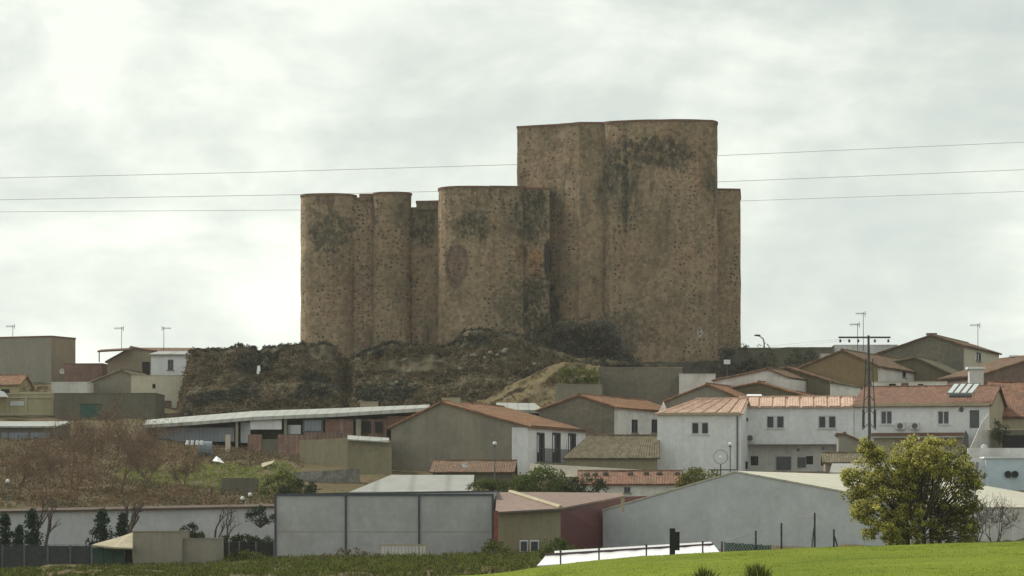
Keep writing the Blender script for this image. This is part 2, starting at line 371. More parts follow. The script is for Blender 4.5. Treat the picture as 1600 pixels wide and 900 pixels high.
# ---------------------------------------------------------------- houses
class House:
    """near corner at the origin; theta>0: front runs to -x and the side wall (x=0) is seen on the right;
    theta<0: front runs to +x and the side wall is seen on the left"""
    def __init__(s, name, label, cat, xa, xb, D, th, yb, ye, L=None, xs=None, prof='F', peak=None, far=None, group=None,
                 wall='white', side=None, roof='tile', over=.35, thick=.16, openings=(), overside=None, hip=0, ribs=0, flat_rim=.0, deep=0, ridgecap=True, yback=None):
        s.th = th = R(th); s.sg = 1 if th >= 0 else -1
        xc = xb if s.sg > 0 else xa; xf = xa if s.sg > 0 else xb
        zb = ZZ(yb, D) - deep; s.o = Vector((XX(xc, D), D, zb)); s.zb = zb
        s.root = thing(name, label, cat, s.o, -th, group)
        s.inv = world_of(s.root).inverted()
        s.W = abs(s.front(xf, yb).x)
        if xs is not None:
            a = (xs - 800) * K; c, sn = math.cos(th), math.sin(th)
            L = (a * D - s.o.x) / (sn - a * c)
        s.L = L
        z = lambda y: ZZ(y, D) - zb
        s.H = z(ye); sg = s.sg; W = s.W
        # openings per face
        ops = {'F': [], 'S': []}
        for o in openings:
            face, x0, x1, y0, y1, kind = o
            p0 = s.face(face, x0, y0); p1 = s.face(face, x1, y1)
            a0, a1 = sorted((s.along(face, p0), s.along(face, p1))); ops[face].append((a0, a1, p1.z, p0.z, kind))
        # profiles
        s.prof = prof
        if prof == 'F':
            pp = s.front(*peak) if peak else None; zf = s.front(far[0], far[1]).z if far else s.H
            pr = [(0, s.H)] + ([(abs(pp.x), pp.z)] if pp else []) + [(W, zf)]
        elif prof == 'S':
            zr = z(peak[1]) if peak else s.H; zb2 = z(yback) if yback else s.H
            # the ridge row is measured where it stands, L/2 further back
            fr = peak[2] if peak and len(peak) > 2 else .5
            yl = L * fr; Dr = D + yl * math.cos(th); zr = ZZ(peak[1], Dr) - zb
            pr = [(0, s.H), (yl, zr)] + ([(L, zb2)] if fr < 1 else [])
        else: pr = None
        s.pr = pr
        hm = [s.H]
        if pr: hm = [p[1] for p in pr]
        front_top = [(0, s.H), (W, s.H)] if prof != 'F' else pr
        side_top = pr if prof == 'S' else [(0, s.H), (L, s.H)]
        if prof == 'F': back_z = (pr[0][1], pr[-1][1])
        wm = MB(); smb = MB() if side else wm
        s.wallface(wm, 'F', W, front_top, ops['F']); s.wallface(smb, 'S', L, side_top, ops['S'])
        # back and far side
        bt = [Vector((-sg * a, L, h)) for a, h in front_top] if prof == 'F' else [Vector((0, L, pr[-1][1] if prof == 'S' else s.H)), Vector((-sg * W, L, pr[-1][1] if prof == 'S' else s.H))]
        wm.poly([Vector((0, L, 0))] + bt + [Vector((-sg * W, L, 0))])
        ft = [Vector((-sg * W, a, h)) for a, h in side_top] if prof == 'S' else [Vector((-sg * W, 0, front_top[-1][1])), Vector((-sg * W, L, front_top[-1][1]))]
        wm.poly([Vector((-sg * W, 0, 0))] + ft + [Vector((-sg * W, L, 0))])
        if prof is None or prof == 'flat': wm.poly([(0, 0, s.H - .05), (-sg * W, 0, s.H - .05), (-sg * W, L, s.H - .05), (0, L, s.H - .05)])
        s.wall = obj('wall', wm, M[wall], s.root)
        if side: obj('side_wall', smb, M[side], s.root)
        if pr: s.roof_parts(pr, roof, over, thick, hip, ribs, overside, ridgecap)
        elif flat_rim > 0:
            r = MB(); t = .18; e = .05
            for (x0, x1, y0, y1) in ((-sg * -e, -sg * (W + e), -e, t), (-sg * -e, -sg * (W + e), L - t, L + e), (-sg * -e, -sg * t, t, L - t), (-sg * (W - t), -sg * (W + e), t, L - t)):
                r.box(x0, x1, y0, y1, s.H + .002, s.H + flat_rim)
            obj('cornice', r, M[roof], s.root)
        for f in ops:
            for o in ops[f]: s.opening(f, *o)
    def ray(s, x, y):
        o = s.inv @ Vector((0, 0, CZ)); d = s.inv.to_3x3() @ Vector(((x - 800) * K, 1, (HZ - y) * K)); return o, d
    def front(s, x, y):
        o, d = s.ray(x, y); t = -o.y / d.y; return o + d * t
    def face(s, f, x, y):
        o, d = s.ray(x, y); t = (-o.y / d.y) if f == 'F' else (-o.x / d.x); return o + d * t
    def along(s, f, p): return abs(p.x) if f == 'F' else p.y
    def pt(s, f, a, z, d):          # a along, z up, d inward
        return Vector((-s.sg * a, d, z)) if f == 'F' else Vector((-s.sg * d, a, z))
    def wallface(s, mb, f, W, top, holes):
        zmin = min(h for _, h in top)
        xs = sorted({0, W} | {v for h in holes for v in (h[0], h[1]) if 0 < v < W}); zs = sorted({0, zmin} | {v for h in holes for v in (h[2], h[3]) if 0 < v < zmin})
        for i in range(len(xs) - 1):
            for j in range(len(zs) - 1):
                cx, cz = (xs[i] + xs[i + 1]) / 2, (zs[j] + zs[j + 1]) / 2
                if any(h[0] < cx < h[1] and h[2] < cz < h[3] for h in holes): continue
                mb.poly([s.pt(f, a, z, 0) for a, z in ((xs[i], zs[j]), (xs[i + 1], zs[j]), (xs[i + 1], zs[j + 1]), (xs[i], zs[j + 1]))])
        tp = [(a, h) for a, h in top]
        if any(h > zmin + 1e-4 for _, h in tp):
            pts = [(0, zmin)] + [p for p in tp if not (abs(p[1] - zmin) < 1e-4 and (p[0] in (0, W)))] + [(W, zmin)]
            mb.poly([s.pt(f, a, z, 0) for a, z in pts])
        for h in holes:
            a0, a1, z0, z1 = h[:4]; dd = .2
            c = [(a0, z0), (a1, z0), (a1, z1), (a0, z1)]
            for i in range(4):
                p, q = c[i], c[(i + 1) % 4]
                mb.poly([s.pt(f, p[0], p[1], 0), s.pt(f, q[0], q[1], 0), s.pt(f, q[0], q[1], dd), s.pt(f, p[0], p[1], dd)])
            mb.poly([s.pt(f, a, z, dd) for a, z in c])
    def fbox(s, mb, f, a0, a1, z0, z1, d0, d1):
        p = s.pt(f, a0, z0, d0); q = s.pt(f, a1, z1, d1); mb.box(p.x, q.x, p.y, q.y, p.z, q.z)
    def opening(s, f, a0, a1, z0, z1, kind):
        dark_ = kind.startswith('dark'); fm = M['greyframe'] if dark_ else M['whiteframe']; kind = kind.replace('dark', '')
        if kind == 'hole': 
            m = MB(); s.fbox(m, f, a0, a1, z0, z1, .15, .19); obj('opening', m, M['black'], s.root); return  # black panel paints the shade inside the opening
        if kind in ('door', 'greendoor', 'greydoor', 'wooddoor'):
            mm = {'door': 'darkwood', 'greendoor': 'green', 'greydoor': 'greyframe', 'wooddoor': 'brickdark'}[kind]
            m = MB(); s.fbox(m, f, a0 + .03, a1 - .03, z0, z1 - .03, .10, .17); n = max(1, int((a1 - a0) / .45))
            for i in range(1, n): aa = a0 + (a1 - a0) * i / n; s.fbox(m, f, aa - .02, aa + .02, z0 + .05, z1 - .08, .07, .10)
            d = obj('door', m, M[mm], s.root)
            h = MB(); s.fbox(h, f, a0 + .15, a0 + .22, z0 + .95, z0 + 1.1, .03, .10); obj('handle', h, M['steel'], d); return
        fr = MB(); w = .07
        s.fbox(fr, f, a0 + .01, a1 - .01, z0 + .01, z0 + w, .06, .14); s.fbox(fr, f, a0 + .01, a1 - .01, z1 - w, z1 - .01, .06, .14)
        s.fbox(fr, f, a0 + .01, a0 + w, z0 + w, z1 - w, .06, .14); s.fbox(fr, f, a1 - w, a1 - .01, z0 + w, z1 - w, .06, .14)
        if kind in ('win2', 'win', 'grid', 'tall', 'arch'):
            mid = (a0 + a1) / 2; k = .18 if kind == 'grid' else .045
            s.fbox(fr, f, mid - k, mid + k, z0 + w, z1 - w, .05 if k > .1 else .06, .135)
        win = obj('window', fr, fm, s.root)
        g = MB(); s.fbox(g, f, a0 + .02, a1 - .02, z0 + .02, z1 - .02, .145, .165); obj('pane', g, M['glass'], win)
        si = MB(); s.fbox(si, f, a0 - .12, a1 + .12, z0 - .11, z0 - .003, -.09, .05); obj('sill', si, M['white2'] if not dark_ else M['cement'], win)
        if kind == 'grid':       # iron window bars, two leaves
            b = MB()
            for (b0, b1) in ((a0 + w, (a0 + a1) / 2 - .18), ((a0 + a1) / 2 + .18, a1 - w)):
                for i in range(4): aa = lerp(b0 + .03, b1 - .03, i / 3); s.fbox(b, f, aa - .022, aa + .022, z0 + w, z1 - w, -.03, .01)
                for i in range(4): zz = lerp(z0 + .1, z1 - .1, i / 3); s.fbox(b, f, b0, b1, zz - .02, zz + .02, -.045, -.031)
            obj('window_grille', b, M['darksteel'], win)
        if kind == 'arch':
            b = MB(); s.fbox(b, f, a0 - .06, a0 + .005, z0, z1 + .06, -.05, .05); s.fbox(b, f, a1 - .005, a1 + .06, z0, z1 + .06, -.05, .05); s.fbox(b, f, a0 + .006, a1 - .006, z1 + .002, z1 + .08, -.05, .05)
            obj('surround', b, M['darkwood'], win)
            cu = MB(); mid = (a0 + a1) / 2; s.fbox(cu, f, a0 + .12, mid - .1, z0 + .9, z1 - .15, .138, .144)
            obj('curtain', cu, M['whiteframe'], win)
    def slab(s, A, B, C, Dd, thick, tile, t_period=.24, name='roof', mat='tile', ribs=0, parent=None):
        """corrugated roof slope: A->B along the eave, D->C along the ridge (A-D, B-C run up the slope)"""
        A, B, C, Dd = map(Vector, (A, B, C, Dd)); up = (B - A).cross(Dd - A).normalized()
        if up.z < 0: up = -up
        Lr = (B - A).length; nx = max(2, int(Lr / t_period * 4)) if tile else 1; nx = min(nx, 700); ny = max(2, int((Dd - A).length / .9)); vs = []; fs = []
        for j in range(ny + 1):
            v = j / ny
            for i in range(nx + 1):
                u = i / nx; p = lerp(A.lerp(B, u), Dd.lerp(C, u), v)
                if tile:
                    h = .04 * abs(math.sin(math.pi * u * Lr / t_period)) + .05 * noise.noise(p * .7 + s.o)
                    if ribs and (u * Lr) % ribs < .2: h -= .11
                    if j == 0: p = p + (A - Dd).normalized() * .05 * noise.noise(p * 3)
                    p = p + up * h
                vs.append(p)
        k = nx + 1
        for j in range(ny):
            for i in range(nx): fs.append((j * k + i, j * k + i + 1, (j + 1) * k + i + 1, (j + 1) * k + i))
        n0 = len(vs); lo = [A - up * thick, B - up * thick, C - up * thick, Dd - up * thick]; vs += lo
        fs.append((n0 + 3, n0 + 2, n0 + 1, n0))
        fs.append(tuple([n0, n0 + 1] + list(range(nx, -1, -1)))); fs.append(tuple([n0 + 2, n0 + 3] + list(range(ny * k, ny * k + nx + 1))))
        fs.append(tuple([n0 + 3, n0] + [j * k for j in range(ny + 1)])); fs.append(tuple([n0 + 1, n0 + 2] + [j * k + nx for j in range(ny, -1, -1)]))
        return obj(name, MB().add(vs, fs), M[mat], parent or s.root)
    def roof_parts(s, pr, roof, over, thick, hip, ribs, overside, ridgecap):
        tile = roof.startswith('tile'); sg = s.sg; e = .25 if overside is None else overside; lift = thick + .004
        for i in range(len(pr) - 1):
            (a0, z0), (a1, z1) = pr[i], pr[i + 1]
            if len(pr) == 2: lowfirst = z0 <= z1
            else: lowfirst = i == 0
            if not lowfirst: (a0, z0), (a1, z1) = (a1, z1), (a0, z0)
            d = Vector((a1 - a0, z1 - z0)); d.normalize(); a0_, z0_ = a0 - d.x * over, z0 - d.y * over
            nrm = Vector((abs(d.y), abs(d.x))); lz = lift / max(.2, abs(d.x))
            if len(pr) == 2: a1, z1 = a1 + d.x * over, z1 + d.y * over
            else: 
                g = .03; a1, z1 = a1 - d.x * g, z1 - d.y * g
            if s.prof == 'F':
                q = [(-sg * a0_, -e, z0_ + lz), (-sg * a0_, s.L + e, z0_ + lz), (-sg * a1, s.L + e, z1 + lz), (-sg * a1, -e, z1 + lz)]
            else:
                hx = -sg * (s.W + e - hip); q = [(sg * e, a0_, z0_ + lz), (-sg * (s.W + e), a0_, z0_ + lz), (hx, a1, z1 + lz), (sg * e, a1, z1 + lz)]
            r = s.slab(*q, thick, tile, mat=roof, ribs=ribs)
        if len(pr) == 3:
            a, z = pr[1]; z += lift + .03
            if ridgecap:
                m = MB(); n = 26
                p0, p1 = ((-sg * a, -e, z), (-sg * a, s.L + e, z)) if s.prof == 'F' else ((sg * e, a, z), (-sg * (s.W + e - hip), a, z))
                p0, p1 = Vector(p0), Vector(p1); n = max(2, int((p1 - p0).length / .45))
                for i in range(n): m.tube(p0.lerp(p1, i / n), p0.lerp(p1, (i + 1) / n), .13, .105, 6)
                obj('ridge_cap', m, M[roof], r)
            if hip:
                m = MB(); (a0, z0), (a1, z1), (a2, z2) = pr; lz = lift + .01; X = -sg * (s.W + e)
                m.poly([(X, a0 - over, z0 + lz - .1), (X, a2 + over, z2 + lz - .1), (-sg * (s.W + e - hip), a1, z1 + lz)]); obj('hip_slope', m, M[roof], s.root)
    def wbox(s, name, mat, f, x0, x1, y0, y1, d0, d1, parent=None):
        """box on a face from photo points; d is inward depth"""
        p0 = s.face(f, x0, y0); p1 = s.face(f, x1, y1); a0, a1 = sorted((s.along(f, p0), s.along(f, p1)))
        m = MB(); s.fbox(m, f, a0, a1, p1.z, p0.z, d0, d1); return obj(name, m, M[mat], parent or s.root)

def wallrun(name, label, cat, pts, yb, thick, mat, group=None, parts=(), back=0):
    """a freestanding wall: pts = [(x, ytop, D)...] left to right, bottom row yb"""
    a = P(pts[0][0], yb, pts[0][2]); root = thing(name, label, cat, a, 0, group); m = MB()
    for (x0, y0, d0), (x1, y1, d1) in zip(pts[:-1], pts[1:]):
        f = [P(x0, yb, d0) - Vector((0, 0, .8)), P(x1, yb, d1) - Vector((0, 0, .8)), P(x1, y1, d1), P(x0, y0, d0)]
        m.prism(f, (0, thick, 0))
    obj('wall', m, M[mat], root, world=True); return root
def slabobj(name, label, cat, front, back, thick, mat, part='roof', root=None, group=None):
    f = [P(*p) for p in front]; b = [P(*p) for p in back]
    if root is None: root = thing(name, label, cat, f[0], 0, group)
    m = MB().prism(f + b[::-1], (0, 0, -thick)); obj(part, m, M[mat], root, world=True); return root
def pbox(m, x0, x1, y0, y1, D, dep):
    a = P(x0, y1, D); b = P(x1, y0, D); m.box(a.x, b.x, D, D + dep, a.z, b.z)
    return m
# ---------------------------------------------------------------- ground
GX = [-1500, 0, 200, 430, 600, 800, 1000, 1200, 1400, 1600, 3000]
GT = [(4, [5400] * 11), (60, [1150] * 11), (150, [950] * 11),
 (170, [908, 905, 905, 902, 899, 893, 882, 868, 862, 858, 856]),
 (200, [893, 893, 892, 888, 884, 878, 872, 864, 858, 856, 856]),
 (240, [872, 872, 872, 870, 868, 864, 858, 856, 850, 846, 846]),
 (257, [850, 850, 848, 846, 835, 830, 830, 830, 830, 830, 830]),
 (263, [800, 798, 797, 792, 800, 810, 812, 812, 812, 812, 812]),
 (275, [770, 768, 768, 772, 775, 790, 790, 790, 790, 790, 790]),
 (290, [735, 738, 742, 740, 745, 748, 745, 740, 740, 740, 740]),
 (300, [715, 715, 720, 718, 735, 738, 740, 738, 735, 735, 735]),
 (320, [690, 690, 692, 706, 715, 715, 700, 700, 700, 700, 700]),
 (340, [672, 672, 668, 668, 668, 672, 664, 650, 650, 650, 650]),
 (360, [640, 640, 640, 650, 650, 650, 630, 612, 605, 612, 612]),
 (385, [612, 612, 605, 610, 610, 610, 595, 582, 575, 590, 590]),
 (420, [585, 585, 580, 590, 590, 590, 585, 572, 568, 575, 575]),
 (600, [680] * 11), (1000, [740] * 11), (3500, [785] * 11)]
def ground_z(xp, D):
    for (d0, r0), (d1, r1) in zip(GT[:-1], GT[1:]):
        if D <= d1:
            t = max(0, (D - d0) / (d1 - d0)); a = ZZ(interp(GX, r0, xp), d0); b = ZZ(interp(GX, r1, xp), d1); return lerp(a, b, t)
    return ZZ(785, 3500)
def gz(X, Y): return ground_z(800 + X / (K * Y), Y)
def make_ground():
    ds = [4, 20, 40, 60, 90, 120, 150, 160] + list(np.arange(165, 400, 1.6)) + list(np.arange(400, 480, 6)) + [500, 540, 600, 700, 850, 1000, 1500, 2200, 3500]
    xs = list(range(-6000, -400, 400)) + list(range(-400, 2000, 14)) + list(range(2000, 8001, 400)); m = MB(); vs = []
    for d in ds:
        for x in xs:
            z = ground_z(x, d); X = XX(x, d)
            if 165 < d < 420: z += .35 * noise.noise(Vector((X * .3, d * .3, 0))) + .12 * noise.noise(Vector((X * 1.3, d * 1.3, 5)))
            vs.append((X, d, z))
    k = len(xs); fs = [(j * k + i, j * k + i + 1, (j + 1) * k + i + 1, (j + 1) * k + i) for j in range(len(ds) - 1) for i in range(k - 1)]
    m.add(vs, fs); return struct('ground', m, soil('scrubby_ground', [(.09, .065, .04), (.14, .10, .06), (.11, .10, .045), (.17, .125, .075)], 1.2, 3), smooth=True)
make_ground()
# the green field in front, cresting at 150 m
CX = [-60, -30, -12, -.6, 1.5, 6, 12, 18, 24, 42, 90]; CR = [950, 930, 915, 897, 884, 869, 859, 851, 846, 830, 820]
def field_z(X, D):
    zc = CZ + (HZ - interp(CX, CR, X)) * .03
    if D > 150: zc -= ((D - 150) / 14) ** 2 * 3.2
    return zc + .07 * noise.noise(Vector((X * .25, D * .08, 2))) + .03 * noise.noise(Vector((X * .9, D * .5, 9)))
def make_field():
    ds = [6, 15, 25, 35, 45] + list(np.arange(50, 166, 1.5)); xs = list(np.arange(-60, 90, 1.0)); vs = [(x, d, field_z(x, d)) for d in ds for x in xs]; k = len(xs)
    fs = [(j * k + i, j * k + i + 1, (j + 1) * k + i + 1, (j + 1) * k + i) for j in range(len(ds) - 1) for i in range(k - 1)]
    struct('field', MB().add(vs, fs), soil('green_field_ground', [(.09, .13, .012), (.135, .175, .012), (.165, .205, .014), (.20, .225, .022)], .5, 2.5, .06), smooth=True)
    n = 90000; Y = 68 + 88 * rng.random(n) ** .8; xp = rng.uniform(650, 1680, n); X = (xp - 800) * K * Y
    dens = np.array([noise.noise(Vector((x * .35, y * .06, 3))) for x, y in zip(X, Y)])
    keep = rng.random(n) < .55 + .8 * dens; X, Y = X[keep], Y[keep]
    pts = np.array([(x, y, field_z(x, y) - .02) for x, y in zip(X, Y)])
    tag(leafmesh('grass', pts, rng.uniform(.03, .075, len(pts)), LM['grass'], upright=1, elong=.22), 'short bright green grass of the sloping field in front', 'grass', kind='stuff')
make_field()
# castle mound: a ragged scrub-covered bank under the castle
TX = [276, 286, 292, 300, 330, 345, 350, 380, 395, 405, 415, 440, 470, 500, 524, 535, 545, 556, 580, 600, 620, 660, 700, 716, 724, 740, 770, 790, 815, 835, 900, 1000, 1040, 1075]
TY = [640, 600, 566, 555, 551, 553, 552, 547, 549, 553, 548, 545, 544, 545, 548, 566, 575, 562, 552, 545, 543, 547, 546, 538, 526, 522, 521, 525, 532, 545, 565, 568, 575, 590]
def mound_pt(x, v):
    top = interp(TX, TY, x) + 3.0 * noise.noise(Vector((x * .05, 0, 0))) + 2 * noise.noise(Vector((x * .17, 3, 0))); g = math.exp(-((x - 540) / 11) ** 2)
    if v < .72:                      # face, leaning back in two steps
        t = v / .72; row = lerp(662, top + 1, t ** .95); D = 349 + 12 * t + (2.2 if t > .45 else 0) * min(1, (t - .45) / .08 if t > .45 else 0)
    elif v < .8: t = (v - .72) / .08; row = None; D = lerp(363.2, 367, t)
    else: t = (v - .8) / .2; row = None; D = 367 + t * 75
    D += g * 4.5
    if row is None: z = ZZ(top, 365 + g * 4.5) + (.25 if v < .8 else lerp(.25, -.4, t)); 
    else: z = ZZ(row, D)
    X = XX(x, min(D, 372)); p = Vector((X, D, z))
    am = .9 if v < .74 else .25
    p.y += am * (noise.noise(p * .35) + .7 * noise.noise(p * 1.3)); p.z += .3 * noise.noise(p * .5 + Vector((0, 0, 9)))
    return p
def make_mound():
    xs = list(np.arange(276, 1076, 2.5)); vs_ = list(np.linspace(0, .72, 40)) + list(np.linspace(.74, .8, 3)) + list(np.linspace(.82, 1, 8)); k = len(vs_)
    v = [mound_pt(x, t) for x in xs for t in vs_]; f = [(i * k + j, (i + 1) * k + j, (i + 1) * k + j + 1, i * k + j + 1) for i in range(len(xs) - 1) for j in range(k - 1)]
    struct('hill', MB().add(v, f), soil('hill_rock_and_earth', [(.075, .06, .042), (.12, .094, .06), (.095, .085, .052), (.145, .115, .076), (.105, .09, .06)], 2.4, 3.2, .3), smooth=True)
    pts = []; pt2 = []; pt3 = []
    for _ in range(11000):
        x = rng.uniform(282, 1000); vv = rng.random() * .74; p = mound_pt(x, vv); nn = noise.noise(Vector((p.x * .16, p.z * .3, 4)))
        if nn < -.45: continue
        r = rng.uniform(.2, .55); (pts if nn < .22 else pt2).append((p, r))
    for _ in range(420):              # fringe along the top edge
        x = rng.uniform(292, 840); p = mound_pt(x, .73); pt2.append((p + Vector((0, 0, .1)), rng.uniform(.2, .55)))
    for nm, L, m, per in (('scrub', pts, 'scrub', 13), ('ground_cover', pt2, 'ivy', 18)):
        q = clump_pts([p for p, _ in L], [r for _, r in L], per, .7)
        tag(leafmesh(nm, q, rng.uniform(.12, .32, len(q)), LM[m]), 'dry brown scrub on the bank below the castle' if nm == 'scrub' else 'dark green scrub and ivy on the bank below the castle', 'scrub', kind='stuff')
make_mound()
def make_earthbank():
    # tan earth heap running down from the castle foot to the left
    ex = [728, 760, 800, 835, 858, 880, 930, 945, 1075]; ey = [634, 621, 600, 583, 570, 565, 569, 572, 578]
    xs = list(np.arange(728, 941, 3)); vs_ = np.linspace(0, 1, 26); v = []; k = len(vs_)
    for x in xs:
        top = interp(ex, ey, x) + 1.2 * noise.noise(Vector((x * .08, 1, 1)))
        for t in vs_:
            D = 341 + 13 * t if t < .85 else 341 + 13 * .85 + (t - .85) * 60; z = ZZ(lerp(640, top, min(1, t / .85)), 341 + 13 * min(t, .85))
            p = Vector((XX(x, min(D, 352)), D, z)); c = abs(math.sin((x + (1 - t) * 130) * .045)); p.y += .9 * c + .9 * noise.noise(p * .6) + .5 * noise.noise(p * 1.7); p.z += .2 * noise.noise(p * 1.2); v.append(p)
    f = [(i * k + j, (i + 1) * k + j, (i + 1) * k + j + 1, i * k + j + 1) for i in range(len(xs) - 1) for j in range(k - 1)]
    struct('terrain', MB().add(v, f), soil('tan_spoil_earth', [(.10, .085, .045), (.19, .14, .075), (.13, .115, .06), (.24, .18, .11)], 2.6, 3.5, .3), smooth=True)
    q = clump_pts([P(x, lerp(636, interp(ex, ey, x), v), 341 + 12 * v) for x, v in zip(rng.uniform(735, 930, 150), rng.random(150))], rng.uniform(.15, .4, 150), 14, .7); tag(leafmesh('scrub', q, rng.uniform(.1, .22, len(q)), LM['rust']), 'dry tufts on the tan earth heap', 'scrub', kind='stuff')
    # low green growth on its flat top
    q = [P(rng.uniform(876, 934), rng.uniform(576, 599), 346 + rng.random() * 2) for _ in range(160)]
    q2 = clump_pts(q, rng.uniform(.3, .6, len(q)), 16, .6); tag(leafmesh('ground_cover', q2, rng.uniform(.1, .25, len(q2)), LM['weed']), 'low green growth on top of the tan earth heap', 'plants', kind='stuff')
make_earthbank()
def slope_scatter():
    """dead growth, grass patch and weeds on the slope at the left"""
    rust, lime, brown = [], [], []
    for _ in range(6500):
        x = rng.uniform(-60, 470); D = rng.uniform(264, 322); row = HZ - (ground_z(x, D) - CZ) / (K * D)
        n = noise.noise(Vector((x * .02, D * .12, 1)))
        g = .7 * math.exp(-((x - 250) / 90) ** 2 - ((row - 745) / 14) ** 2) + math.exp(-((x - 360) / 75) ** 2 - ((row - 750) / 20) ** 2) + .8 * math.exp(-((x - 440) / 40) ** 2 - ((row - 748) / 18) ** 2)
        p = Vector((XX(x, D), D, ground_z(x, D) + .1)); r = rng.uniform(.3, .75)
        if g + .3 * n > .33: lime.append((p, r * .6))
        elif n > .05 and x < 330: rust.append((p, r))
        elif rng.random() < .75: brown.append((p, r))
    for L, m, lab, nm in ((rust, 'rust', 'rusty brown dead growth on the slope at the left', 'dry_growth'), (lime, 'lime', 'bright grass patch on the slope below the long shed', 'grass'), (brown, 'scrub', 'brown scrub on the slope at the left', 'scrub')):
        q = clump_pts([p for p, _ in L], [r for _, r in L], 14, .8)
        tag(leafmesh(nm, q, rng.uniform(.10, .26, len(q)), LM[m]), lab, nm.replace('_', ' '), kind='stuff')
slope_scatter()
def verge():
    """rough weeds along the valley floor in front of the sheds"""
    L = []
    for _ in range(8000):
        x = rng.uniform(-60, 960); D = rng.uniform(158, 229); n = noise.noise(Vector((x * .02, D * .05, 7)))
        if x > 840 and D < 205: continue
        if rng.random() > .8 + n: continue
        if x < 90 and D > 205: continue
        L.append((P(x, 0, D) * 1.0, x, D, rng.uniform(.10, .30) * (1.0 if x > 330 else .6)))
    c = [(XX(x, D), D, ground_z(x, D) + r * .5) for _, x, D, r in L]; q = clump_pts(c, [l[3] for l in L], 24, .9)
    tag(leafmesh('grass', q, rng.uniform(.08, .22, len(q)), LM['weed'], upright=1, elong=.3), 'rough weeds and long grass along the valley floor', 'weeds', kind='stuff')
verge()
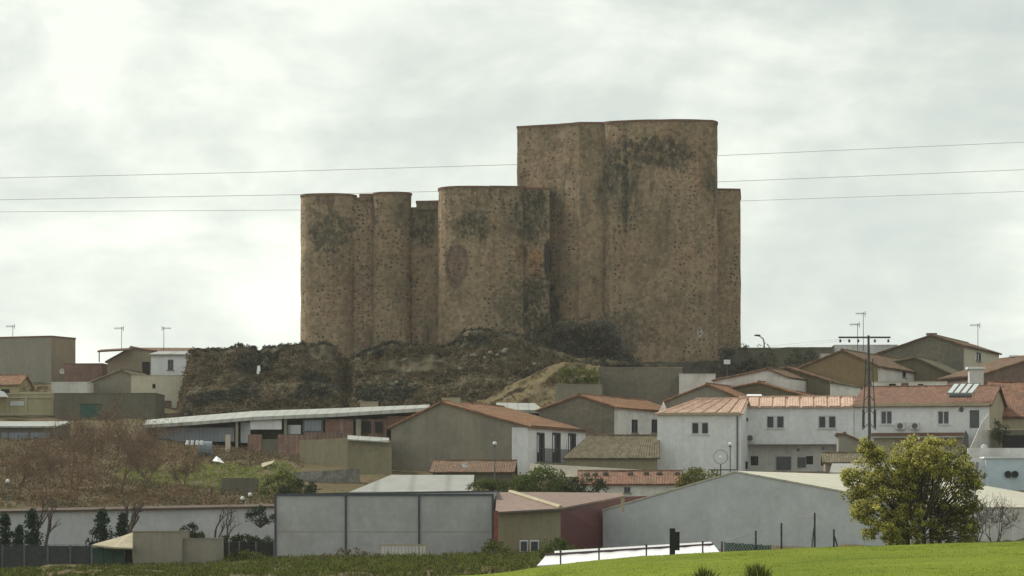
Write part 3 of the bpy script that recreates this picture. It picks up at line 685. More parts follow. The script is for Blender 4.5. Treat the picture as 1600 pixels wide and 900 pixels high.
# ---------------------------------------------------------------- castle
def castle_mat():
    m, nt, b = _new('castle_rubble_masonry'); tc = N(nt, 'ShaderNodeTexCoord').outputs['Object']
    big = noise_n(nt, tc, .16, 6, .6, .3)
    c = ramp(nt, big, [(.3, (.17, .132, .09)), (.45, (.29, .222, .142)), (.58, (.335, .25, .162)), (.72, (.255, .20, .132))])
    # repaired / redder patches and horizontal lift lines of the rammed masonry
    c = mixc(nt, ramp(nt, noise_n(nt, mapping(nt, tc, (1, 1, .7), (3, 1, 7)), .22, 3, .5), [(.52, 0), (.66, .45)]), c, (.285, .185, .115))
    sep = N(nt, 'ShaderNodeSeparateXYZ'); link(nt, tc, sep.inputs[0])
    # moss and soot stains: strongest in the upper third, run down in streaks
    h = ramp(nt, mth(nt, 'MULTIPLY', sep.outputs[2], 1 / 40), [(.0, .35), (.12, .12), (.38, .22), (.52, .85), (.60, .45), (.66, .35), (.84, .8), (.92, .4)])
    st = mth(nt, 'ADD', mth(nt, 'MULTIPLY', noise_n(nt, mapping(nt, tc, (1, 1, .33), (9, 2, 0)), .42, 8, .72, .6), .75), mth(nt, 'MULTIPLY', noise_n(nt, mapping(nt, tc, (1, 1, .12), (1, 5, 0)), .9, 4, .6), .25))
    mk = mth(nt, 'MULTIPLY', ramp(nt, st, [(.46, 0), (.60, 1)]), mth(nt, 'MULTIPLY', h, 1.15), True)
    c = mixc(nt, mk, c, (.07, .072, .048))
    speck = ramp(nt, noise_n(nt, mapping(nt, tc, (1, 1, .6)), 2.2, 7, .8), [(.40, .15), (.55, 1.1)])
    def blob(x, y, D, rx, rz, colr, amt, rag=.5):
        nonlocal c
        p = P(x, y, D) - CASTLE_O
        v = mapping(nt, tc, (1 / rx, 1 / 14, 1 / rz), (-p.x / rx, -p.y / 14, -p.z / rz))
        ln = N(nt, 'ShaderNodeVectorMath', operation='LENGTH'); link(nt, v, ln.inputs[0])
        d = mth(nt, 'ADD', ln.outputs['Value'], mth(nt, 'MULTIPLY', mth(nt, 'SUBTRACT', noise_n(nt, tc, .8, 6, .7), .5), rag * 2.4))
        mk_ = ramp(nt, d, [(.70, amt), (1.1, 0)])
        if rag > .4: mk_ = mth(nt, 'MULTIPLY', mk_, speck)
        c = mixc(nt, mk_, c, colr)
    blob(712, 411, 374.5, 1.55, 2.75, (.085, .06, .045), .9, .28); blob(714, 411, 374.5, 1.2, 2.35, (.215, .155, .115), .9, .28)      # round plaster scar
    blob(837, 412, 379, .85, 2.2, (.33, .175, .085), .95, .45); blob(856, 405, 379, .55, 3.0, (.05, .042, .034), .95, .3); blob(815, 398, 378, .8, 1.6, (.16, .10, .06), .8, .3)        # orange exposed patch, recess shade painted dark beside the keep, brown patch
    blob(735, 348, 372, 3.2, 2.0, (.065, .067, .044), .9, .8)
    blob(515, 360, 380, 3.0, 3.2, (.07, .068, .045), .85, .9)
    blob(660, 355, 382, 2.0, 2.6, (.065, .067, .044), .9, .8)
    blob(830, 340, 379, 2.6, 4.0, (.06, .062, .042), .85, .9)
    blob(1030, 235, 374, 5.2, 2.2, (.06, .056, .038), .9, 1.0)
    blob(960, 265, 376, 1.3, 3.4, (.055, .058, .042), .9, .8)
    blob(977, 290, 376, .55, 6.5, (.052, .052, .036), .9, .5)
    blob(840, 480, 379, 3.2, 5.0, (.055, .057, .042), .9, .8)
    blob(800, 480, 379, 1.6, 5.5, (.12, .105, .06), .7, .8)
    blob(960, 520, 376, 6.0, 3.0, (.075, .072, .05), .65, 1.1)
    blob(1050, 500, 374, 4.0, 4.0, (.17, .125, .08), .5, 1)
    blob(1095, 518, 375, .45, .7, (.42, .40, .36), .6, .1)
    # stones and putlog holes
    sq = mapping(nt, tc, (1, .35, 1))
    vo = N(nt, 'ShaderNodeTexVoronoi'); vo.inputs['Scale'].default_value = 2.3; link(nt, sq, vo.inputs['Vector'])
    c = mixc(nt, 1, c, ramp(nt, vo.outputs['Color'], [(.2, .78), (.8, 1.12)]), 'MULTIPLY')
    v2 = N(nt, 'ShaderNodeTexVoronoi'); v2.inputs['Scale'].default_value = 1.7; v2.inputs['Randomness'].default_value = .62; link(nt, mapping(nt, tc, (1, .3, 1.15)), v2.inputs['Vector'])
    holes = mth(nt, 'MULTIPLY', ramp(nt, v2.outputs['Distance'], [(.17, 1), (.28, 0)]), ramp(nt, noise_n(nt, tc, .3, 5, .7), [(.40, .1), (.54, 1)]))
    c = mixc(nt, mth(nt, 'MULTIPLY', holes, .95), c, (.06, .052, .04))
    fine = noise_n(nt, tc, 2.2, 7, .75)
    c = mixc(nt, 1, c, ramp(nt, fine, [(.3, .72), (.7, 1.16)]), 'MULTIPLY')
    # faint lift lines every ~2.6 m
    w = mth(nt, 'PINGPONG', mth(nt, 'ADD', mth(nt, 'MULTIPLY', sep.outputs[2], 1 / 2.6), mth(nt, 'MULTIPLY', noise_n(nt, tc, .5, 2), .12)), .5)
    c = mixc(nt, mth(nt, 'MULTIPLY', ramp(nt, w, [(.0, .3), (.05, 0)]), ramp(nt, big, [(.4, 0), (.6, 1)])), c, (.10, .085, .06))
    link(nt, c, b.inputs['Base Color']); b.inputs['Roughness'].default_value = .97; b.inputs['Specular IOR Level'].default_value = .1
    hh = mth(nt, 'SUBTRACT', fine, mth(nt, 'MULTIPLY', holes, 1.2))
    bump(nt, b, hh, .6, .12); return m
CASTLE_O = P(810, 575, 382)
CM = castle_mat()
castle = thing('castle', 'large ruined brown stone castle with round towers and a tall keep on the hilltop', 'castle', CASTLE_O)
def towerpart(name, pts, dz=.9, disp=.09, closed=True, zbase=None, parent=None):
    """pts: [(x, D, ytop)] in plan order; grown down to the castle foot, dented and weathered, coped with brick"""
    pl = []
    n = len(pts)
    for i in range(n):                       # subdivide the plan
        a = pts[i]; b_ = pts[(i + 1) % n]; A = Vector((XX(a[0], a[1]), a[1], ZZ(a[2], a[1]))); B = Vector((XX(b_[0], b_[1]), b_[1], ZZ(b_[2], b_[1])))
        k = max(1, int((B - A).length / 1.0))
        for j in range(k): pl.append(A.lerp(B, j / k))
    z0 = ZZ(605, 372) if zbase is None else zbase; zt = min(p.z for p in pl); rows = int((zt - z0) / dz) + 1; N_ = len(pl); cen = sum(pl, Vector()) / N_
    vs = []; fs = []
    for r in range(rows + 1):
        for i, p in enumerate(pl):
            t = r / rows; z = lerp(z0, p.z, t); q = Vector((p.x, p.y, z)); nrm = (pl[i - 1] - pl[(i + 1) % N_]); nrm = Vector((-nrm.y, nrm.x, 0)).normalized()
            if nrm.dot(Vector((p.x - cen.x, p.y - cen.y, 0))) < 0: nrm = -nrm
            d = disp * (noise.noise(q * .45) + .5 * noise.noise(q * 1.3)) + (.15 * (1 - t) ** 4)
            if t > .93: d *= .4
            q += nrm * d; vs.append(q)
    for r in range(rows):
        for i in range(N_): j = (i + 1) % N_; fs.append((r * N_ + i, r * N_ + j, (r + 1) * N_ + j, (r + 1) * N_ + i))
    fs.append(tuple(range(rows * N_, rows * N_ + N_)))
    o = obj(name, MB().add(vs, fs), CM, parent or castle, world=True)
    # brick coping: a band standing 6 cm proud
    m = MB(); v2 = []
    for i, p in enumerate(pl):
        nrm = (pl[i - 1] - pl[(i + 1) % N_]); nrm = Vector((-nrm.y, nrm.x, 0)).normalized()
        if nrm.dot(Vector((p.x - cen.x, p.y - cen.y, 0))) < 0: nrm = -nrm
        for dn, dz_ in ((.07, -.16), (.09, .10), (-.35, .12)): v2.append(p + nrm * dn + Vector((0, 0, dz_ + .03 * noise.noise(p * 1.5))))
    f2 = []
    for i in range(N_):
        j = (i + 1) % N_
        for a in range(2): f2.append((i * 3 + a, j * 3 + a, j * 3 + a + 1, i * 3 + a + 1))
    f2.append(tuple(i * 3 + 2 for i in range(N_)))
    obj('coping', m.add(v2, f2), M['copingred'], o, world=True); return o
def circ(xc, rpx, Dc, yt, n=22, a0=0, a1=360):
    r = rpx * K * Dc; return [(800 + (XX(xc, Dc) + r * math.cos(R(a))) / (K * (Dc + r * math.sin(R(a)))), Dc + r * math.sin(R(a)), None, yt) for a in np.linspace(a0, a1, n, endpoint=a1 - a0 < 359)]
def circ_t(xc, rpx, Dc, yt, n=26):
    r = rpx * K * Dc; z = ZZ(yt, Dc - r); out = []
    for a in np.linspace(0, 2 * math.pi, n, endpoint=False):
        c, s_ = math.cos(a), math.sin(a); ex = .84
        X = XX(xc, Dc) + r * math.copysign(abs(c) ** ex, c); D = Dc + r * .9 * math.copysign(abs(s_) ** ex, s_)
        out.append((800 + X / (K * D), D, HZ - (z - CZ) / (K * D)))
    return out
def lvl(pts, yt, Dr):
    z = ZZ(yt, Dr); return [(x, D, HZ - (z - CZ) / (K * D)) for x, D in pts]
towerpart('round_tower', circ_t(513.5, 43.5, 386, 302.5))
towerpart('curtain_wall', lvl([(530, 384.7), (590, 384.5), (590, 388), (530, 388)], 309, 384))
towerpart('merlon', lvl([(562, 384.6), (584, 384.5), (584, 386.2), (562, 386.2)], 303, 383.8), zbase=ZZ(312, 384))
towerpart('round_tower', circ_t(613, 30, 384.5, 300.5))
towerpart('curtain_wall', lvl([(618, 384.4), (700, 383.6), (700, 388), (618, 388)], 324, 383.2))
towerpart('merlon', lvl([(650.5, 384.0), (700, 383.5), (700, 385.6), (650.5, 385.6)], 313.5, 382.9), zbase=ZZ(327, 383))
towerpart('round_tower', circ_t(737, 52, 379.5, 291))
towerpart('curtain_wall', lvl([(765, 376.7), (817, 377.2), (820, 378.6), (859, 379.2), (860, 388), (765, 388)], 292, 377.2))
KP = [(808, 385.5, 198.5), (870, 382.2, 195), (905, 379.6, 192), (925, 379.5, 192), (944, 379.4, 191.8)]
for i in range(1, 14):
    t_ = i / 14; KP.append((lerp(944, 1121, .5 - .5 * math.cos(math.pi * t_)), lerp(379.4, 380.6, t_) - 4.2 * math.sin(math.pi * t_) ** .9, interp([0, .4, .6, .85, 1], [191.8, 188, 187.5, 188.5, 192], t_)))
KP += [(1121, 380.6, 192), (1119, 396, 200), (812, 400, 206)]
towerpart('keep', KP)
towerpart('curtain_wall', lvl([(1112, 383.5), (1156, 384.2), (1157, 396), (1112, 396)], 295.5, 383.8))
# dark doorway-like breaches and pale plaque
for (x, y0, y1, w, D) in ((574, 508, 548, 7, 384.2), (664, 508, 532, 7, 383.5), (862, 292, 0, 0, 0)):
    if w:
        m = MB(); a, b_ = P(x - w / 2, y1, D), P(x + w / 2, y0, D); m.box(a.x, b_.x, D, D + .5, a.z, b_.z - .5); m.prism([(a.x + .05, D + .01, b_.z - .5), (b_.x - .05, D + .01, b_.z - .5), ((a.x + b_.x) / 2, D + .01, b_.z + .1)], (0, .4, 0))
        obj('breach', m, M['brickdark'], castle, world=True)
# ruined outwork with ivy at the foot of the keep
def ruin(name, label, x0, x1, tops, D, yb, n=26):
    root = thing(name, label, 'ruined wall', P((x0 + x1) / 2, yb, D)); vs = []; rows = 9; xs = np.linspace(x0, x1, n)
    for side in (0, 1):
        for x in xs:
            top = interp([t[0] for t in tops], [t[1] for t in tops], x) + rng.uniform(-1.5, 1.5)
            for r in range(rows + 1):
                p = P(x, lerp(yb, top, r / rows), D); p.y += side * 1.3 + .35 * noise.noise(p * .7); vs.append(p)
    k = rows + 1; fs = []
    for s_ in (0, 1):
        for i in range(n - 1):
            for r in range(rows): a = (s_ * n + i) * k + r; fs.append((a, a + k, a + k + 1, a + 1))
    for i in range(n - 1): a = i * k + rows; b_ = (n + i) * k + rows; fs.append((a, a + k, b_ + k, b_))
    for i in (0, n - 1):
        for r in range(rows): a = i * k + r; b_ = (n + i) * k + r; fs.append((a, a + 1, b_ + 1, b_))
    obj('wall', MB().add(vs, fs), M['ruin'], root, world=True); return root
r1 = ruin('ruined_wall', 'dark ruined outwork wall overgrown with ivy at the foot of the keep', 826, 992, [(826, 545), (836, 520), (850, 506), (880, 503), (915, 506), (945, 500), (962, 512), (975, 530), (992, 560)], 368.5, 590)
c = [P(rng.uniform(828, 988), rng.uniform(506, 580), 368) + Vector((0, rng.uniform(-.6, .2), 0)) for _ in range(260)]
c = [p for p in c if (HZ - (p.z - CZ) / (K * p.y)) > interp([826, 850, 945, 992], [545, 506, 500, 560], 800 + p.x / (K * p.y)) - 2]
q = clump_pts(c, rng.uniform(.3, .9, len(c)), 24); tag(leafmesh('ivy', q, rng.uniform(.15, .35, len(q)), LM['ivy'], r1), kind='stuff')
c = [p + Vector((rng.normal() * .5, -.4, rng.normal() * .4)) for p in c if rng.random() < .7]; q = clump_pts(c, rng.uniform(.2, .5, len(c)), 14); tag(leafmesh('dry_growth', q, rng.uniform(.12, .28, len(q)), LM['scrub'], r1), kind='stuff')
r2 = ruin('ruined_wall', 'low grey stretch of ruined masonry below the big round tower', 718, 800, [(718, 545), (724, 528), (745, 524), (775, 523), (800, 532)], 370.5, 575, 14)
ruin('ruined_wall', 'greenish stone footing wall under the right end of the keep', 1008, 1126, [(1008, 566), (1050, 566), (1126, 564)], 369.5, 605, 18)
# ---------------------------------------------------------------- things used again and again
def antenna(x, yb, yt, D, label, flip=1, group='television aerials on the roofs'):
    a = P(x, yb, D); t = P(x, yt, D); root = thing('television_antenna', label, 'antenna', a, 0, group)
    m = MB().tube((0, 0, -.2), (0, 0, t.z - a.z), .035, .03); obj('mast', m, M['darksteel'], root); h = t.z - a.z
    m = MB(); m.tube((-.9 * flip, .1, h - .15), (.25 * flip, -.05, h - .12), .03)
    for i in range(7): xx = (-.85 + i * .16) * flip; m.tube((xx, -.28, h - .15), (xx, .42, h - .15), .014, n=4); m.tube((xx, .08, h - .32), (xx, .08, h + .02), .012, n=4)
    m.tube((.2 * flip, -.02, h - .5), (.24 * flip, 0, h + .12), .03)
    obj('aerial', m, M['darksteel'], root); return root
def dish(x, y, D, label, r=.4, white=True):
    c = P(x, y, D); root = thing('satellite_dish', label, 'satellite dish', c, R(20)); m = MB(); n = 16; vs = [(0, .12, 0)]
    for j in (1, 2, 3):
        for i in range(n): t = 2 * math.pi * i / n; rr = r * j / 3; vs.append((rr * math.cos(t), .12 - .16 * (j / 3) ** 2, rr * math.sin(t)))
    fs = [(0, 1 + i, 1 + (i + 1) % n) for i in range(n)]
    for j in range(2): fs += [(1 + j * n + i, 1 + (j + 1) * n + i, 1 + (j + 1) * n + (i + 1) % n, 1 + j * n + (i + 1) % n) for i in range(n)]
    obj('reflector', MB().add(vs, fs), M['whiteplastic'] if white else M['greyframe'], root, smooth=True)
    obj('feed_arm', MB().tube((0, 0, -r), (0, -.42, -.02), .02).ball((0, -.44, 0), .06, 6), M['steel'], root)
    obj('bracket', MB().tube((0, .12, 0), (0, .55, -.15), .035), M['steel'], root); return root
def aircon(h, face, x, y, label):
    p = h.face(face, x, y); w = world_of(h.root) @ h.pt(face, h.along(face, p), p.z, -.34)
    r = thing('air_conditioner', label, 'air conditioner', w, -h.th)
    obj('casing', MB().box(-.42, .42, 0, .30, 0, .62), M['white2'], r)
    m = MB(); n = 16; 
    m.tube((0, -.02, .31), (0, .0, .31), .27, .27, 16); obj('fan_grille', m, M['greyframe'], r); return r
# ---------------------------------------------------------------- castle hill, left side of the village
big = House('blank_house', 'big windowless taupe building with a dark flat cornice at the far left', 'house', -70, 80, 398, 24, 612, 527, xs=118, prof=None, wall='taupe', side='taupe2', roof='copingred', flat_rim=.22)
antenna(20, 527, 508, 402, 'short aerial on the flat roof of the big taupe building')
dish(97, 580, 394, 'small bright white dish on the side of the big taupe building', .35)
hh = House('balcony_house', 'low cream house with an orange roof edge and a walled terrace at the left edge', 'house', -60, 85, 352, 4, 690, 616, L=8, prof=None, wall='yellow', roof='cream', flat_rim=.15,
    openings=[('F', 20, 54, 656, 667, 'win')])
hh.wbox('ledge', 'cream', 'F', -60, 85, 646, 649, -.18, -.002); hh.wbox('ledge', 'cream', 'F', -60, 85, 620, 622, -.12, -.002)
hh.wbox('panel', 'bluegrey', 'F', 16, 38, 627, 634, -.06, -.002)
for x in (12, 41, 84): hh.wbox('pilaster', 'cream', 'F', x - 2, x + 2, 617, 646, -.14, -.003)
u = House('roof_terrace_house', 'small ochre upper room with an orange tiled roof behind the cream terrace', 'house', -60, 29, 362, 6, 622, 602, L=6, prof='S', peak=(0, 589), wall='yellow', roof='tile', openings=[('F', 2, 15, 608, 620, 'hole')])
q = clump_pts([P(rng.uniform(33, 74), rng.uniform(600, 613), 356) for _ in range(26)], rng.uniform(.25, .5, 26), 30)
tr = thing('hedge', 'brown green potted hedge on the cream terrace', 'hedge', P(52, 618, 356)); leafmesh('foliage', q, .16, LM['scrub'], tr); obj('planter', pbox(MB(), 31, 76, 612, 620, 355.6, .6), M['tan'], tr, world=True)
sh = thing('sunshade', 'white cloth sunshade on the cream terrace', 'sunshade', P(0, 622, 350.5)); obj('canopy', MB().prism([P(-26, 607, 350), P(2, 611, 350), P(9, 620, 349.6), P(-26, 620, 349.6)], (0, 2, 0)), M['white'], sh, world=True); obj('pole', MB().tube(P(-10, 640, 351), P(-10, 608, 351), .05), M['steel'], sh, world=True)
House('parapet_house', 'small white flat roofed box between the big taupe building and the dark shed', 'house', 80, 136, 368, 2, 640, 598, L=6, prof=None, wall='white2', roof='white2', flat_rim=.1)
House('brick_house', 'plain red brick wall house beside the big taupe building', 'house', 100, 160, 392, 5, 610, 569, L=7, prof=None, wall='brick', roof='copingred', flat_rim=.12)
House('grey_house', 'low grey house with a mossy sloping gable in front of the canopy house', 'house', 128, 207, 372, 10, 640, 588, L=8, prof='F', peak=(190, 580), far=(128, 603), wall='cement', roof='tileold')
ch = House('canopy_house', 'brown house with a projecting flat canopy on the left skyline', 'house', 168, 236, 388, 8, 620, 549, xs=345, prof='F', peak=(205, 545), far=(156, 566), wall='taupe2', side='white2', roof='tile2', overside=.2, thick=.2,
    openings=[('F', 222, 234, 560, 590, 'hole')])
slabobj('canopy_roof', 'thin brown canopy roof on a post at the end of the left skyline house', 'canopy', [(152, 548, 386), (206, 545, 386)], [(158, 546, 392), (208, 543, 392)], .2, 'tile2')
obj('post', MB().tube(P(155, 566, 386.4), P(155, 549, 386.4), .07), M['steel'], bpy.data.objects['canopy_roof'], world=True)
House('white_annex', 'pale blue white block with one tall dark window beside the bank', 'house', 236, 306, 384, 3, 600, 555, L=5, prof='S', peak=(0, 551, 1.0), wall='white', roof='sheetgrey', openings=[('F', 262, 271, 562, 578, 'darkwin')])
slabobj(None, None, None, [(214, 554, 388.5), (346, 552.5, 389)], [(205, 543, 394), (303, 543.5, 394)], .18, 'tile2', 'roof', ch.root)
antenna(190, 546, 511, 390, 'aerial pointing left on the left skyline house'); antenna(256, 548, 511, 392, 'aerial pointing right on the left skyline house', -1)
House('plastered_house', 'narrow cream block with a small dark window behind the dark shed', 'house', 205, 245, 366, 3, 640, 587, L=5, prof=None, wall='lightcream', roof='cream', flat_rim=.06, openings=[('F', 238, 243, 600, 607, 'hole')])
pk = House('pinkish_house', 'pinkish cream house wall with a brown door at the foot of the scrub bank', 'house', 244, 292, 363, 4, 660, 587, L=6, prof=None, wall='lightcream', roof='cream', flat_rim=.06, openings=[('F', 250, 268, 626, 646, 'wooddoor')])
House('dark_shed', 'dark cement shed with a green door behind the bare thicket', 'shed', 85, 243, 350, 2, 700, 615, L=7, prof=None, wall='darkwall', roof='darkwall', flat_rim=.08, openings=[('F', 125, 158, 631, 664, 'greendoor')])
lw = House('lean_to_shed', 'low dark green grey shed with a pale roof edge at the left edge', 'shed', -90, 84, 322, 4, 730, 668, L=8, prof='S', peak=(0, 661, 1.0), wall='darkwall', roof='sheetwhite', over=.4)
for i, x in enumerate((2, 14, 48)): lw.wbox('panel', 'bluepanel', 'F', x, x + (10 if i < 1 else 30), 676, 730, -.05, -.002)
# white blob on bank, stones
def rock(x, y, D, r, label, mat='white2'):
    m = MB().ball((0, 0, 0), r, 9, .7, 1, .8); m.v = [tuple(Vector(v) * (1 + .35 * noise.noise(Vector(v) * 4 + Vector((x, y, 0))))) for v in m.v]
    return tag(obj('rock', m, M[mat], loc=P(x, y, D)), label, 'rock')
tag(obj('cloth', MB().prism([P(402, 572, 358.5), P(406, 571, 358.5), P(407, 578, 358.3), P(404, 585, 358.2), P(401, 584, 358.2)], (0, .2, 0)), M['whiteplastic'], world=True, loc=P(404, 586, 358.4)), 'small white rag caught on the scrub bank below the castle', 'rag')
for i, (x, y) in enumerate(((737, 556), (742, 557), (766, 552), (777, 555), (787, 551), (790, 547), (758, 562), (719, 571), (640, 566), (835, 553), (620, 590), (700, 580))):
    v = .73 * (1 - (y - 522) / 135); p = mound_pt(x, max(.1, min(.7, v))); m = MB().ball((0, 0, 0), rng.uniform(.18, .3), 8, .8, 1, .8)
    tag(obj('rock', m, M['cement'], loc=p + Vector((0, -.35, .1))), 'small pale stone lying in the scrub of the bank below the castle', 'rock', 'pale stones on the castle bank')
# ---------------------------------------------------------------- long shed and the yard below it
S = thing('long_shed', 'long open farm shed under a thin pale sheet roof', 'shed', P(445, 720, 315))
fr = [(222, 664, 326), (300, 659, 322), (400, 651, 316), (520, 646, 309), (668, 637, 300)]; bk = [(228, 656, 333), (300, 650, 330), (400, 642, 325), (520, 638, 318), (672, 632, 309)]
m = MB()
for (a, b_, c_, d_) in zip(fr[:-1], fr[1:], bk[:-1], bk[1:]): m.prism([P(*a), P(*b_), P(*d_), P(*c_)], (0, 0, -.34))
obj('roof', m, M['sheetwhite'], S, world=True)
m = MB()
for (a, b_) in zip(bk[:-1], bk[1:]): m.prism([P(a[0], 706, a[2] - 1), P(b_[0], 706, b_[2] - 1), P(b_[0], b_[1] + 7, b_[2] - 1), P(a[0], a[1] + 7, a[2] - 1)], (0, .3, 0))
obj('back_wall', m, M['darkwall'], S, world=True)
def fr_at(x): return interp([a[0] for a in fr], [a[2] for a in fr], x)
def shed_piece(name, x0, x1, y0, y1, mat, off=.6, dep=.2):
    D0, D1 = fr_at(x0) + off, fr_at(x1) + off; a = [P(x0, y1, D0), P(x1, y1, D1), P(x1, y0, D1), P(x0, y0, D0)]; return obj(name, MB().prism(a, (0, dep, 0)), M[mat], S, world=True)
shed_piece('wall_panel', 246, 366, 668, 690, 'bluepanel', 2.0); shed_piece('wall_panel', 376, 391, 660, 692, 'bluegrey', 1.5)
shed_piece('white_panel', 391, 440, 656, 671, 'white'); shed_piece('wall_panel', 449, 470, 664, 678, 'bluegrey', .9)
w_ = shed_piece('window', 473, 505, 654, 676, 'greyframe', .8); obj('pane', MB().prism([P(476, 673, fr_at(476) + .7), P(502, 673, fr_at(502) + .7), P(502, 657, fr_at(502) + .7), P(476, 657, fr_at(476) + .7)], (0, .06, 0)), M['bluepanel'], w_, world=True)
shed_piece('brick_wall', 508, 552, 655, 688, 'brick', .8); shed_piece('brick_wall', 562, 604, 655, 684, 'brickdark', 1.2); shed_piece('brick_wall', 604, 650, 650, 668, 'brick', 1.3)
shed_piece('opening', 586, 596, 659, 676, 'black', .9, .1); shed_piece('opening', 567, 578, 658, 676, 'black', .9, .1)  # black slabs paint the unlit inside of the shed
for x in (368, 444, 556, 560): shed_piece('post', x, x + 4, 655, 700, 'cement', .4)
def lowwall(name, label, cat, x0, x1, y0, y1, D0, D1, mat, dep=.3, y0b=None):
    root = thing(name, label, cat, P((x0 + x1) / 2, y1, (D0 + D1) / 2)); y0b = y0 if y0b is None else y0b
    obj('wall', MB().prism([P(x0, y1, D0) - Vector((0, 0, .6)), P(x1, y1, D1) - Vector((0, 0, .6)), P(x1, y0b, D1), P(x0, y0, D0)], (0, dep, 0)), M[mat], root, world=True)
    return root
lowwall('brick_wall', 'square panel of orange red brick under the long shed roof', 'wall', 387, 409, 679, 705, 312, 311, 'brick')
lowwall('brick_wall', 'long red brick wall under the long shed roof', 'wall', 434, 475, 679, 707, 309, 307, 'brick')
lowwall('brick_wall', 'brown brick wall with a pale coping under the right half of the long shed', 'wall', 475, 548, 676, 706, 307, 304, 'brickdark')
lowwall('block_wall', 'dark low block wall between the two brick panels of the long shed', 'wall', 410, 434, 686, 705, 311, 310, 'darkwall')
lowwall('yard_wall', 'grey upright slab standing under the left part of the long shed', 'wall', 352, 360, 679, 700, 313, 312, 'cement')
lowwall('yard_wall', 'olive rendered yard wall below the brick walls', 'wall', 468, 545, 688, 738, 302, 298, 'olive', y0b=684)
yl = lowwall('yard_house', 'small olive lean-to with a white roof edge beside the big gable house', 'shed', 543, 611, 688, 740, 297.5, 296, 'olive', 1.5)
obj('roof', MB().prism([P(543, 686, 297), P(608, 690, 295.6), P(608, 684, 299), P(543, 680, 300.5)], (0, 0, -.12)), M['sheetwhite'], yl, world=True)
lowwall('yard_wall', 'olive wall with a sloping tiled top against the big gable house', 'wall', 555, 612, 714, 760, 293, 291, 'olive', .3, 698)
lowwall('rubble_wall', 'pale grey crumbling rubble wall above the panelled warehouse', 'wall', 458, 562, 738, 775, 284, 284, 'rubble', .6, 732)
lowwall('block_wall', 'dark grey block wall beside the bright grass patch', 'wall', 346, 404, 747, 774, 275, 274, 'darkwall', .3)
# cistern with white containers
ci = thing('water_trough', 'grey green trough in front of the long shed', 'trough', P(322, 706, 304)); obj('basin', MB().tube(P(310, 701, 304), P(331, 702, 304), .75, .75, 14), M['bluepanel'], ci, world=True, smooth=False)
for i, lab in enumerate(('white container at the left end of the row on the trough', 'white container second from the left on the trough', 'white container third from the left on the trough', 'white container at the right end of the row on the trough')):
    x = 292 + i * 7.5; r = thing('container', lab, 'container', P(x, 695, 303), 0, 'white containers on the trough'); obj('body', MB().tube((0, 0, 0), (.12, 0, .42), .17, .15, 10), M['whiteplastic'], r); obj('cap', MB().tube((.12, 0, .42), (.14, 0, .52), .06), M['greyframe'], r)
tag(obj('sheet', MB().prism([P(332, 720, 296), P(338, 713, 296.5), P(344, 718, 296), P(350, 724, 295.5), P(340, 721, 295.4)], (0, .3, .05)), M['whiteplastic'], world=True, loc=P(340, 722, 296)), 'crumpled white sheet lying on the slope below the trough', 'sheet')
tag(obj('board', MB().prism([P(408, 724, 294), P(430, 719, 294), P(425, 724, 293), P(410, 730, 293)], (0, .2, -.1)), M['tan'], world=True, loc=P(418, 728, 294)), 'weathered plank heap at the end of the bright grass patch', 'boards')
House('chimney_block', 'small cream chimney block poking above the middle of the long shed roof', 'chimney', 563, 590, 322, 0, 650, 628, L=1.6, prof=None, wall='cream', roof='cream', flat_rim=.05)
# ---------------------------------------------------------------- gable houses in the middle
h1 = House('gable_house', 'large grey gable house with three tall barred windows in its white front', 'house', 611, 825, 295, 20, 745, 668, xs=915, prof='F', peak=(690, 630), far=(611, 669), wall='cement', side='white', roof='tile',
    openings=[('S', 839, 850, 677, 722, 'darkarch'), ('S', 863, 875, 677, 722, 'darkarch'), ('S', 888, 899, 678, 722, 'darkarch')], over=.35)
h1.wbox('white_corner', 'white', 'F', 800, 825, 668, 742, -.03, -.003)
h1.wbox('gutter', 'darksteel', 'S', 827, 913, 668, 671, -.3, -.2)
def balcony(h, x0, x1, yt, yb, d=.7):
    root = h.root; a0 = h.along('S', h.face('S', x0, yb)); a1 = h.along('S', h.face('S', x1, yb)); z0 = h.face('S', (x0 + x1) / 2, yb).z; z1 = h.face('S', (x0 + x1) / 2, yt).z
    m = MB(); h.fbox(m, 'S', a0, a1, z0 - .12, z0, -d, -.002); bal = obj('balcony', m, M['cement'], root); m = MB()
    h.fbox(m, 'S', a0, a1, z1 - .05, z1, -d, -d + .05); h.fbox(m, 'S', a0, a1, z0 + .1, z0 + .14, -d, -d + .05)
    n = int((a1 - a0) / .16)
    for i in range(n + 1): a = lerp(a0 + .02, a1 - .02, i / n); h.fbox(m, 'S', a - .014, a + .014, z0 + .001, z1 - .051, -d + .01, -d + .035)
    obj('railing', m, M['darksteel'], bal)
balcony(h1, 836, 893, 702, 724)
House('chimney_block', 'small cream chimney block on the ridge of the large grey gable house', 'chimney', 690, 719, 300, 0, 640, 622, L=1.2, prof=None, wall='cream', roof='cream', flat_rim=.05)
h2 = House('gable_house', 'smaller brown gable house with an orange roof and two barred windows in its white side', 'house', 842, 960, 312, 22, 720, 637, xs=1060, prof='F', peak=(905, 619), far=(842, 642), wall='cement2', side='white2', roof='tile',
    openings=[('S', 987, 997, 655, 677, 'darkwin'), ('S', 1018, 1028, 655, 677, 'darkwin')])
slabobj('pale_roof', 'flat pale grey roof between the two gable houses', 'roof', [(775, 640, 318), (850, 641, 318)], [(775, 629, 330), (836, 630, 330)], .3, 'sheetwhite')
